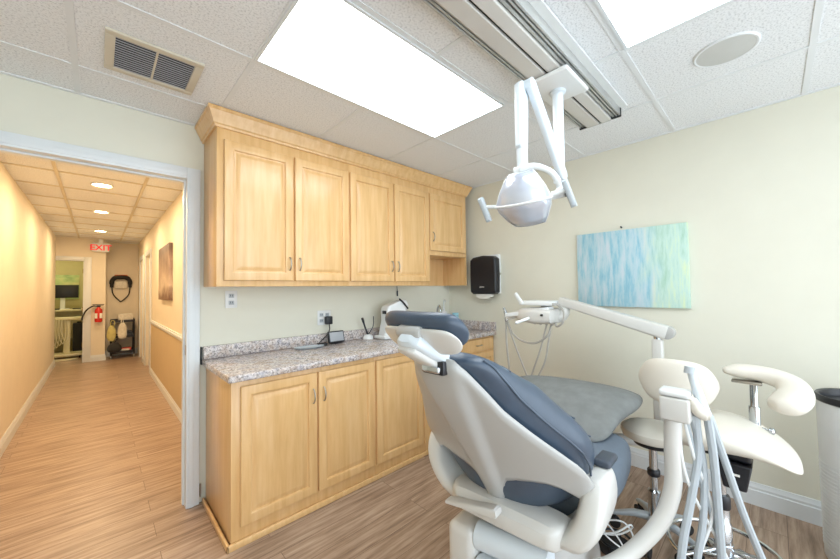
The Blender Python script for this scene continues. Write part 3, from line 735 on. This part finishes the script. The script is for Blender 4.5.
def hose(pts, r, name='hose', mat='tube_grey', par=None): return MB().tube(pts, r, 8, 8).build(name, mat, par)
def dh(pts, r): return hose([D(*p) for p in pts], r, par=t)
dh([(2.125, 1.03, 1.12), (2.120, 1.06, 1.04), (2.120, 1.15, .985), (2.120, 1.25, .995), (2.117, 1.32, 1.05), (2.115, 1.355, 1.13)], .008)
dh([(2.125, 1.065, 1.11), (2.125, 1.11, .95), (2.125, 1.18, .76), (2.125, 1.19, .68), (2.125, 1.215, .76), (2.120, 1.285, .93), (2.115, 1.34, 1.08), (2.115, 1.355, 1.135)], .0065)
dh([(2.125, 1.035, 1.11), (2.125, 1.055, 1.0), (2.125, 1.09, .85), (2.125, 1.19, .66)], .0065)
dh([(2.115, 1.362, 1.13), (2.115, 1.36, .97), (2.115, 1.345, .8), (2.115, 1.33, .62)], .0075)
dh([(2.125, .97, 1.13), (2.095, .945, 1.11), (2.085, .905, 1.14), (2.095, .90, 1.20), (2.125, .95, 1.245), (2.1, 1.01, 1.25)], .0075)

# ------------------------------------------------------------------ assistant's vacuum unit
t = thing('suction_unit', (1.52, .4, .3), 'bent white suction post with hanging hoses in front of the cream stools', 'suction unit')
MB().tube([(1.385, .495, .285), (1.445, .455, .292), (1.515, .395, .345), (1.575, .325, .45), (1.605, .288, .58), (1.607, .283, .75), (1.605, .279, .89)], .029, 18, 8).build('post', 'ivory_plastic', t)
MB().box((1.57, .222, .845), (1.645, .318, .935), .01, 3).build('holder_block', 'ivory_plastic', t)
MB().box((1.57, .222, .937), (1.645, .318, .962), .01, 3).build('holder_cap', 'white_plastic', t)
q = MB(); q.tube([(1.60, .228, .94), (1.60, .216, .925), (1.605, .205, .90), (1.61, .19, .885), (1.615, .172, .884)], [.014, .018, .021, .021, .018], 12, 5); q.build('hose_holder', 'cream_vinyl', t)
q = MB(); q.tube([(1.615, .222, 1.045), (1.62, .215, 1.0), (1.632, .198, .93), (1.645, .183, .875)], [.011, .013, .016, .016], 14, 4); q = q.build('evacuator_handle', 'cool_plastic', t)
MB().tube([(1.613, .224, 1.052), (1.61, .227, 1.028)], .016, 12).build('valve', 'hose_grey', q)
def vh(pts, r, mat='hose_grey'): return hose(pts, r, 'hose', mat, t)
vh([(1.645, .182, .88), (1.655, .168, .70), (1.66, .16, .45), (1.665, .155, .2), (1.66, .16, .012)], .0135)
vh([(1.652, .178, .875), (1.69, .14, .70), (1.73, .095, .50), (1.80, .03, .25), (1.86, -.02, .012)], .0125)
vh([(1.635, .215, .88), (1.64, .212, .72), (1.61, .235, .55), (1.575, .26, .38), (1.56, .27, .18), (1.58, .25, .014)], .0135)
vh([(1.63, .225, .87), (1.655, .2, .68), (1.64, .205, .48), (1.615, .225, .3), (1.62, .22, .012)], .012)
vh([(1.62, .245, .87), (1.645, .215, .66), (1.675, .175, .46), (1.69, .155, .25), (1.72, .12, .012)], .009)
vh([(1.615, .25, .87), (1.63, .225, .72), (1.665, .18, .52), (1.63, .215, .36), (1.60, .24, .2), (1.61, .23, .012)], .006, 'white_plastic')
vh([(1.61, .262, .87), (1.60, .255, .7), (1.63, .225, .56), (1.69, .15, .36), (1.75, .09, .15), (1.77, .07, .01)], .006, 'white_plastic')

# ------------------------------------------------------------------ stools
def star_base(t, cx, cy, mat, r=.26, n=5, a0=.3, cast=True):
    for k in range(n):
        a = a0+2*PI*k/n; d = Vector((math.cos(a), math.sin(a), 0)); c = Vector((cx, cy, 0))
        lg = MB(); s_ = Vector((-d.y, d.x, 0)); zz = Vector((0, 0, 1))
        lg.loft([ring(c+d*x+zz*z, w, h, 3, 14, s_, zz) for x, z, w, h in ((.03, .105, .022, .02), (.1, .105, .02, .016), (r*.75, .09, .017, .013), (r, .078, .014, .01))])
        lg = lg.build('leg', mat, t)
        w = MB(); q = c+d*(r-.01)
        for o in (-.013, .013): w.lathe(q+Vector((-d.y, d.x, 0))*(o-.007)+Vector((0, 0, .027)), [(.012, 0), (.026, .001), (.027, .004), (.027, .010), (.026, .013), (.012, .014)], 18, (-d.y, d.x, 0))
        w.cyl(q+zz*.03, q+zz*.078, .008, 10)
        w.build('caster', 'black_rubber', lg)
# the stool with the saddle seat and the curved arm
SX, SY = 2.10, .19
t = thing('assistant_stool', (SX, SY, 0), 'cream saddle stool with a curved arm rest, foot ring and chrome column', 'stool', 'cream clinic stools')
s_ = MB(); rr = []
prof = [(.352, .64, .022, .10), (.34, .66, .035, .15), (.315, .685, .05, .19), (.27, .70, .07, .205), (.20, .708, .068, .21), (.12, .705, .056, .205), (.04, .688, .044, .19), (-.02, .655, .036, .16), (-.05, .63, .028, .12), (-.064, .614, .015, .07)]
for y, z, th, dx in prof: rr.append(ring((2.11, y, z-th*.4), dx, th, 2.6, 24, Vector((1, 0, 0)), Vector((0, .35 if y < .1 else (-.35 if y > .4 else 0), 1)).normalized()))
s_.loft(rr); s_.build('seat', 'cream_vinyl', t, subsurf=1)
MB().box((2.02, .085, .585), (2.2, .27, .64), .012, 3).build('seat_plate', 'black_plastic', t)
MB().prism([(-.055, .585), (.06, .585), (.04, .475), (-.035, .475)], 1.99, 2.12, lambda a, b, z: Vector((z, .135+a, b))).build('tilt_box', 'black_plastic', t, bevel=.006)
lb = MB().box((1.9885, .12, .535), (1.9902, .155, .545)).build('tag', 'paper', t)
q = MB(); q.loft([[Vector((x, y, z+o)) for x, o in ((2.04, 0), (2.18, 0), (2.18, -.008), (2.04, -.008))] for y, z in ((.08, .655), (.02, .64), (-.035, .604))]); q.build('seat_underplate', 'black_plastic', t)
c = MB(); c.lathe((SX, SY, .10), [(.032, 0), (.032, .16), (.026, .17), (.026, .24), (.017, .245), (.017, .49)], 24); c.build('gas_column', 'chrome', t)
c = MB(); c.lathe((SX, SY, .33), [(.028, 0), (.03, .005), (.03, .05), (.026, .06)], 20); c.build('collar', 'black_plastic', t)
fr_ = MB(); fr_.tube([(SX+.21*math.cos(2*PI*k/28), SY+.21*math.sin(2*PI*k/28), .135) for k in range(28)], .0095, 10, 0, True)
fr_ = fr_.build('foot_ring', 'chrome', t)
sp = MB()
for a in (.4, .4+2*PI/3, .4+4*PI/3): sp.cyl((SX, SY, .15), (SX+.21*math.cos(a), SY+.21*math.sin(a), .135), .007, 10)
sp.lathe((SX, SY, .13), [(.034, 0), (.036, .004), (.036, .04), (.034, .044)], 20)
sp.build('ring_spoke', 'chrome', fr_)
star_base(t, SX, SY, 'chrome', .17, 5, 1.885)
# chrome arm post and the curved arm pad
AX, AY = 2.22, .075
MB().cyl((AX, AY, .60), (AX, AY, .79), .020, 20).build('arm_sleeve', 'chrome', t)
MB().cyl((AX, AY, .78), (AX, AY, .895), .0145, 20).build('arm_post', 'chrome', t)
MB().tube([(2.2, .19, .585), (2.215, .1, .583), (AX, AY, .605)], .014, 12, 4).build('arm_bracket', 'chrome', t)
q = MB(); q.cyl((AX-.02, AY-.015, .70), (AX-.03, AY-.05, .70), .007, 12); q.lathe((AX-.03, AY-.045, .70), [(.008, 0), (.015, .004), (.015, .016), (.008, .02)], 16, (-.3, -1, 0)); q.build('clamp_knob', 'chrome', t)
MB().box((AX-.03, AY-.03, .893), (AX+.03, .15, .907), .005).build('pad_plate', 'nickel', t)
path = catmull([(2.21, .18, .942), (2.235, .11, .945), (2.24, .03, .938), (2.215, -.035, .918), (2.15, -.055, .885), (2.09, -.03, .862), (2.05, .02, .852)], 5)
rr = []
N = len(path)
for i, p in enumerate(path):
    d = (path[min(i+1, N-1)]-path[max(i-1, 0)]).normalized(); sd = Vector((0, 0, 1)).cross(d).normalized(); up = d.cross(sd)
    x = i/(N-1); f = min(1, (x+.02)*7)**.5*min(1, (1.02-x)*6)**.5
    rr.append(ring(p, (.042+.022*x)*f, (.030+.024*x)*f, 2.3, 18, sd, up))
q = MB(); q.loft(rr); q.build('arm_pad', 'cream_vinyl', t, subsurf=1)
# the round stool behind
DX, DY = 2.19, .475
t = thing('operator_stool', (DX, DY, 0), 'cream round stool with an oval back pad behind the suction post', 'stool', 'cream clinic stools')
MB().lathe((DX, DY, .53), [(.12, 0), (.142, .01), (.15, .03), (.146, .05), (.13, .062), (.08, .068), (.001, .068)], 36).build('seat', 'cream_vinyl', t)
MB().lathe((DX, DY, .50), [(.09, 0), (.1, .03)], 24).build('seat_plate', 'black_plastic', t)
MB().lathe((DX, DY, .10), [(.03, 0), (.03, .15), (.02, .16), (.02, .40)], 24).build('gas_column', 'chrome', t)
MB().lathe((DX, DY, .33), [(.026, 0), (.03, .006), (.03, .03), (.026, .036)], 20).build('collar', 'black_plastic', t)
star_base(t, DX, DY, 'hose_grey', .20, 5, 4.398)
ba = MB(); rr = []
for k in range(13):
    x = -1+2*k/12; f = max(.1, (1-abs(x)**3)**.5); y = .352+.168*x
    rr.append(ring((2.085+.05*x*x, y, .873), .028*max(.3, f), .118*f, 2.5, 22, Vector((1, 0, 0)), Vector((0, 0, 1))))
ba.loft(rr); ba.build('back_pad', 'cream_vinyl', t, subsurf=1)
MB().tube([(DX+.05, DY-.02, .515), (2.34, .42, .515), (2.385, .415, .55), (2.385, .41, .68), (2.33, .40, .80), (2.2, .37, .86), (2.10, .355, .87)], .012, 10, 6).build('back_strut', 'chrome', t)

# ------------------------------------------------------------------ bin, pedal, cables
t = thing('trash_can', (2.66, -.31, 0), 'tall white cylindrical bin with a black rim at the right edge', 'trash can')
q = MB(); q.lathe((2.66, -.31, 0), [(.165, 0), (.168, .01), (.17, .3), (.175, .785), (.172, .785), (.165, .05)], 44); q.build('body', 'bin_white', t)
rb = MB()
for k in range(24): 
    z = .06+k*.018; r_ = .1705+.005*(z-.3)/.485 if z > .3 else .1685+.0015*z/.3
    rb.tube([(2.66+r_*math.cos(2*PI*j/44), -.31+r_*math.sin(2*PI*j/44), z) for j in range(44)], .0022, 6, 0, True)
rb.build('rib_band', 'bin_white', t)
q = MB(); q.lathe((2.66, -.31, .775), [(.177, 0), (.181, .004), (.181, .025), (.176, .033), (.165, .03), (.16, .02), (.15, -.03), (.001, -.05)], 44); q.build('rim', 'black_plastic', t)
t = thing('foot_pedal', (1.95, .60, 0), 'round black foot pedal tangled in thin white cords on the floor', 'foot pedal')
MB().lathe((1.95, .60, 0), [(.085, 0), (.09, .008), (.085, .02), (.06, .03), (.001, .034)], 32).build('disc', 'black_rubber', t)
q = MB(); q.tube([(1.95+.075*math.cos(2*PI*k/24), .60+.075*math.sin(2*PI*k/24), .05) for k in range(24)], .006, 8, 0, True)
for a in (0, PI/2, PI, 3*PI/2): q.cyl((1.95+.075*math.cos(a), .6+.075*math.sin(a), .015), (1.95+.075*math.cos(a), .6+.075*math.sin(a), .05), .005, 8)
q.build('guard_ring', 'dark_metal', t)
q = MB(); q.tube([(1.86, .66, .09), (1.90, .58, .12), (1.94, .53, .16), (1.965, .53, .13), (1.95, .58, .085), (1.93, .64, .07), (1.97, .66, .10), (2.0, .6, .12), (2.02, .56, .1), (2.01, .53, .05), (1.95, .505, .012), (1.89, .48, .008), (1.83, .45, .008)], .0045, 8, 8)
q.tube([(1.90, .54, .045), (1.87, .62, .10), (1.90, .68, .14), (1.94, .64, .12), (1.93, .57, .06), (1.88, .52, .02)], .004, 8, 8)
q.build('cord', 'white_plastic', t)

# ------------------------------------------------------------------ the hall
lab = ['recessed hall ceiling downlight nearest the doorway', 'middle one of the recessed hall ceiling downlights', 'recessed hall ceiling downlight nearest the exit sign']
for y, lb in zip((4.66, 6.2, 8.15), lab):
    t = thing('downlight', (.02, y, CZ-.012), lb, 'downlight', 'recessed hall downlights')
    MB().lathe((.02, y, CZ), [(.088, 0), (.088, -.006), (.078, -.01), (.072, -.004), (.072, 0)], 32).build('trim_ring', 'white_trim', t)
    MB().lathe((.02, y, CZ-.001), [(.073, 0), (.073, -.003), (.001, -.004)], 32).build('lamp_face', 'hall_glow', t)
    ld = bpy.data.lights.new('downlight_beam', 'AREA'); ld.shape = 'DISK'; ld.size = .14; ld.energy = 17.5; ld.color = (1, .72, .42)
    lo = bpy.data.objects.new('downlight_beam', ld); COL.objects.link(lo); lo.location = (0, 0, -.004); lo.parent = t
    lo.location = (0, 0, -.008)
# the downlight just inside the hall, out of sight above the door head
ld = bpy.data.lights.new('downlight_beam', 'AREA'); ld.shape = 'DISK'; ld.size = .14; ld.energy = 17.5; ld.color = (1, .72, .42)
lo = bpy.data.objects.new('downlight_beam', ld); COL.objects.link(lo); lo.location = (.02, 3.12, CZ-.012)
# exit sign
t = thing('exit_sign', (.03, 9.28, 2.19), 'red lit exit sign on the hall ceiling in front of the end wall', 'exit sign')
MB().box((-.10, 9.30, 2.19), (.16, 9.345, 2.37), .008).build('housing', 'white_plastic', t)
MB().box((.0, 9.305, 2.37), (.06, 9.34, CZ-.001)).build('canopy', 'white_plastic', t)
cu_ = bpy.data.curves.new('exit_text', 'FONT'); cu_.body = 'EXIT'; cu_.size = .155; cu_.align_x = 'CENTER'; cu_.extrude = .002; cu_.offset = .003
to = bpy.data.objects.new('tmp', cu_); COL.objects.link(to); bpy.context.view_layer.update()
me = bpy.data.meshes.new_from_object(to.evaluated_get(bpy.context.evaluated_depsgraph_get())); bpy.data.objects.remove(to)
me.materials.clear(); me.materials.append(M['exit_red'])
lt = bpy.data.objects.new('lettering', me); COL.objects.link(lt); lt.parent = t; lt.location = (0, .0175, .032); lt.rotation_euler = (PI/2, 0, 0); lt['label'] = 'glowing red EXIT lettering'
# extinguisher
t = thing('fire_extinguisher', (.01, 9.33, .78), 'red fire extinguisher hanging on the end wall by the far door', 'fire extinguisher')
MB().lathe((.01, 9.325, .78), [(.04, 0), (.055, .01), (.058, .03), (.058, .22), (.05, .26), (.025, .285), (.018, .31)], 28).build('cylinder', 'red_paint', t)
MB().box((-.045, 9.27, .86), (.065, 9.272, .96)).build('paper_label', 'paper', t)
q = MB(); q.box((-.02, 9.30, 1.085), (.04, 9.345, 1.12), .005).box((-.08, 9.312, 1.125), (.09, 9.335, 1.14), .004).box((-.06, 9.312, 1.105), (.08, 9.335, 1.113), .003); q.build('valve_head', 'black_plastic', t)
MB().tube([(-.02, 9.325, 1.1), (-.08, 9.3, 1.1), (-.16, 9.29, 1.03), (-.21, 9.28, .92), (-.225, 9.28, .84)], .013, 10, 6).build('hose', 'black_rubber', t)
MB().box((-.03, 9.385, .95), (.05, 9.399, 1.05)).build('wall_bracket', 'nickel', t)
# print on the hall wall
t = thing('picture', (.63, 5.48, 1.25), 'brown toned print on canvas on the hall wall above the chair rail', 'picture')
o = MB().box((.612, 5.0, 1.26), (.649, 5.96, 1.96), .003).build('canvas', 'brown_print', t)
# lead apron on its rack
t = thing('apron_rack', (.36, 9.88, 1.17), 'black apron collar with straps hanging on the end wall above the cart', 'apron rack')
q = MB(); q.tube([(.21, 9.86, 1.48), (.215, 9.85, 1.62), (.27, 9.84, 1.69), (.36, 9.84, 1.70), (.45, 9.84, 1.69), (.505, 9.85, 1.62), (.51, 9.86, 1.48)], [.03, .04, .045, .045, .045, .04, .03], 12, 5); q.build('collar', 'black_rubber', t)
MB().box((.25, 9.83, 1.70), (.47, 9.885, 1.755), .02, 3).build('orange_top', 'orange_cloth', t)
MB().box((.255, 9.845, 1.45), (.465, 9.885, 1.61), .02, 3).build('front_pouch', 'white_bag', t)
MB().tube([(.21, 9.87, 1.49), (.24, 9.87, 1.32), (.345, 9.87, 1.18), (.36, 9.87, 1.17), (.40, 9.87, 1.2), (.49, 9.87, 1.32), (.51, 9.87, 1.49)], .011, 8, 4).build('strap', 'black_rubber', t)
# cart with three shelves
t = thing('utility_cart', (.38, 9.62, 0), 'black three shelf rolling cart in the recess at the hall end', 'cart')
for z in (.10, .42, .74):
    q = MB().box((.19, 9.45, z), (.575, 9.80, z+.025), .006)
    q.box((.19, 9.45, z+.02), (.197, 9.80, z+.06)).box((.568, 9.45, z+.02), (.575, 9.80, z+.06)).box((.19, 9.45, z+.02), (.575, 9.457, z+.05)).box((.19, 9.793, z+.02), (.575, 9.80, z+.06))
    q.build('shelf', 'black_plastic', t)
for x in (.20, .565):
    for y in (9.46, 9.79):
        q = MB().cyl((x, y, .06), (x, y, .79), .012, 12).build('leg', 'black_plastic', t)
        MB().lathe((x-.01, y, .03), [(.01, 0), (.03, .002), (.03, .018), (.01, .02)], 18, (1, 0, 0)).build('caster', 'hose_grey', q)
q = thing('supply_box', (.43, 9.6, .766), 'white open box of supplies on the top shelf of the cart', 'box')
MB().box((.31, 9.52, .766), (.55, 9.70, .90), .004).build('box_body', 'white_bag', q)
MB().box((.33, 9.54, .90), (.53, 9.68, .915), .004).build('contents', 'paper', q)
q = thing('plush_bag', (.22, 9.40, .30), 'pale yellow bag hanging at the left side of the cart', 'bag')
MB().loft([ring((.205, 9.405, z), a*.78, b, 2.4, 18) for z, a, b in ((.36, .03, .02), (.40, .085, .035), (.52, .10, .04), (.62, .08, .035), (.70, .03, .015))]).build('bag_body', 'yellow_bag', q, subsurf=1)
MB().tube([(.19, 9.405, .68), (.2, 9.43, .78), (.25, 9.44, .775), (.25, 9.405, .68)], .007, 8, 5).build('strap', 'yellow_bag', q)
q = thing('white_bag', (.33, 9.39, .28), 'cream bag hanging at the front of the cart', 'bag')
MB().loft([ring((.372, 9.395, z), a*.85, b, 2.4, 18) for z, a, b in ((.40, .03, .02), (.42, .085, .035), (.55, .095, .04), (.68, .075, .035), (.74, .03, .015))]).build('bag_body', 'white_bag', q, subsurf=1)
MB().tube([(.35, 9.40, .72), (.36, 9.43, .81), (.38, 9.43, .81), (.39, 9.40, .72)], .007, 8, 5).build('strap', 'white_bag', q)
q = thing('black_bag', (.22, 9.36, .2), 'black bag slumped against the left side of the cart', 'bag')
MB().loft([ring((.25, 9.355, z), a, b, 2.4, 18) for z, a, b in ((.14, .03, .02), (.15, .10, .05), (.22, .13, .055), (.30, .09, .04), (.35, .03, .015))]).build('bag_body', 'black_rubber', q, subsurf=1)
MB().tube([(.24, 9.365, .33), (.29, 9.40, .40), (.29, 9.41, .41), (.26, 9.365, .33)], .007, 8, 4).build('strap', 'black_rubber', q)
q = thing('folded_cloth', (.40, 9.6, .445), 'dark folded cloth on the middle shelf of the cart', 'cloth')
MB().box((.33, 9.47, .446), (.55, 9.7, .51), .02, 3).box((.36, 9.49, .51), (.54, 9.68, .55), .02, 3).build('cloth_body', 'dark_vinyl', q)
q = thing('glove_box', (.38, 9.6, .125), 'red and white carton on the bottom shelf of the cart', 'box')
MB().box((.27, 9.48, .126), (.52, 9.62, .20), .004).build('carton', 'red_box', q)
MB().box((.30, 9.479, .145), (.49, 9.4805, .18)).build('carton_front', 'paper', q)

# ------------------------------------------------------------------ far room through the end door
t = thing('wall_art', (-.75, 11.58, 1.25), 'pale green print on the far room wall behind the monitor', 'picture')
MB().box((-1.2, 11.575, 1.22), (-.33, 11.599, 1.80), .003).build('print', 'green_print', t)
t = thing('desk', (-.7, 11.2, 0), 'long white desk along the far room wall under the monitor', 'desk')
MB().box((-1.55, 10.95, .96), (-.02, 11.57, 1.0), .006).build('desk_top', 'far_white', t)
for x in (-1.5, -.78, -.06): MB().box((x-.015, 11.0, 0), (x+.015, 11.55, .96)).build('leg', 'far_white', t)
MB().box((-1.5, 11.5, .3), (-.06, 11.52, .96)).build('back_panel', 'far_white', t)
t = thing('monitor', (-.6, 11.3, 1.0), 'black computer monitor on the desk in the far room', 'monitor')
MB().box((-.86, 11.27, 1.26), (-.33, 11.30, 1.56), .006).build('screen', 'black_plastic', t)
MB().box((-.63, 11.30, 1.02), (-.55, 11.33, 1.4), .006).build('neck', 'white_plastic', t)
MB().box((-.70, 11.2, 1.0005), (-.48, 11.38, 1.02), .006).build('foot', 'white_plastic', t)
tag(MB().box((-.84, 11.02, 1.0005), (-.62, 11.16, 1.03), .006).build('keyboard', 'black_plastic'), 'dark keyboard on the far room desk before the monitor', 'keyboard')
tag(MB().box((-.42, 11.05, 1.0005), (-.28, 11.12, 1.025), .008).build('computer_mouse', 'black_plastic'), 'dark computer mouse at the right end of the far desk', 'mouse')
t = thing('delivery_cart', (-.5, 10.3, 0), 'cream dental cart with hanging hoses in front of the far desk', 'dental cart')
MB().box((-.72, 10.2, .80), (-.23, 10.45, .86), .015, 3).build('cart_top', 'far_white', t)
MB().box((-.52, 10.28, .1), (-.42, 10.38, .80), .01).build('column', 'far_white', t)
MB().box((-.75, 10.15, .05), (-.22, 10.5, .11), .02, 3).build('base', 'far_white', t)
for k in range(5):
    x = -.7+.04*k
    MB().tube([(x, 10.19, .82), (x-.01, 10.14, .6), (x+.02, 10.12, .3+.04*k), (x+.06, 10.16, .24+.03*k), (x+.09, 10.2, .5), (x+.08, 10.22, .8)], .009, 8, 6).build('hose', 'far_white', t)
for x in (-.7, -.27):
    for y in (10.2, 10.45): MB().lathe((x-.01, y, .025), [(.01, 0), (.025, .002), (.025, .018), (.01, .02)], 16, (1, 0, 0)).build('caster', 'black_rubber', t)
t = thing('storage_case', (-.3, 10.85, 0), 'dark case standing on the floor under the far desk', 'case')
MB().box((-.4, 10.7, 0), (-.2, 10.9, .70), .01).build('case_body', 'black_rubber', t)
MB().box((-.34, 10.78, .70), (-.26, 10.82, .73), .01).build('handle', 'black_rubber', t)
tag(MB().tube([(-.75, 10.0, .012), (-.6, 9.9, .012), (-.42, 9.93, .012), (-.3, 10.02, .012), (-.5, 10.06, .012), (-.68, 10.05, .012), (-.6, 9.97, .012)], .011, 8, 8).build('floor_hose', 'far_white'), 'cream hose coiled on the far room floor', 'hose')
t = thing('ceiling_light', (-.8, 10.6, CZ-.012), 'ceiling light panel of the far room beyond the hall', 'ceiling light')
MB().box((-1.3, 10.3, CZ-.006), (-.3, 10.9, CZ-.002)).build('diffuser', 'far_glow', t)
for z in (.35, 1.05, 1.8): tag(MB().box((-.2165, 9.42, z-.045), (-.2151, 9.45, z+.045)).cyl((-.218, 9.41, z-.045), (-.218, 9.41, z+.045), .007, 10).build('door_hinge', 'brass'), {.35: 'lowest', 1.05: 'middle', 1.8: 'topmost'}[z]+' brass hinge on the far door jamb', 'hinge', 'brass hinges of the far door')

# ------------------------------------------------------------------ added fill light, camera, view
w = bpy.data.worlds.new('world'); SC.world = w; w.use_nodes = True
bg = w.node_tree.nodes['Background']; bg.inputs['Color'].default_value = (.84, .93, 1, 1); bg.inputs['Strength'].default_value = 3.6  # even fill added from the world, entering where the rear wall is left open
cam = bpy.data.cameras.new('camera'); co = bpy.data.objects.new('camera', cam); COL.objects.link(co)
cam.sensor_width = 36; cam.lens = 336.66/840*36; cam.clip_start = .02
A = Vector((.72297865, -.69073496, -.01367778)); B = Vector((-.00911486, -.02933277, .99952814)); F = Vector((.69081024, .72251284, .02750292))
mt = Matrix((A, B, -F)).transposed().to_4x4(); mt.translation = (0, 0, 1.36)
co.matrix_world = mt
SC.camera = co
vs = SC.view_settings; vs.view_transform = 'Standard'; vs.look = 'None'; vs.gamma = 1; vs.use_curve_mapping = False; vs.exposure = 0.0
SC.cycles.max_bounces = 10; SC.cycles.diffuse_bounces = 6
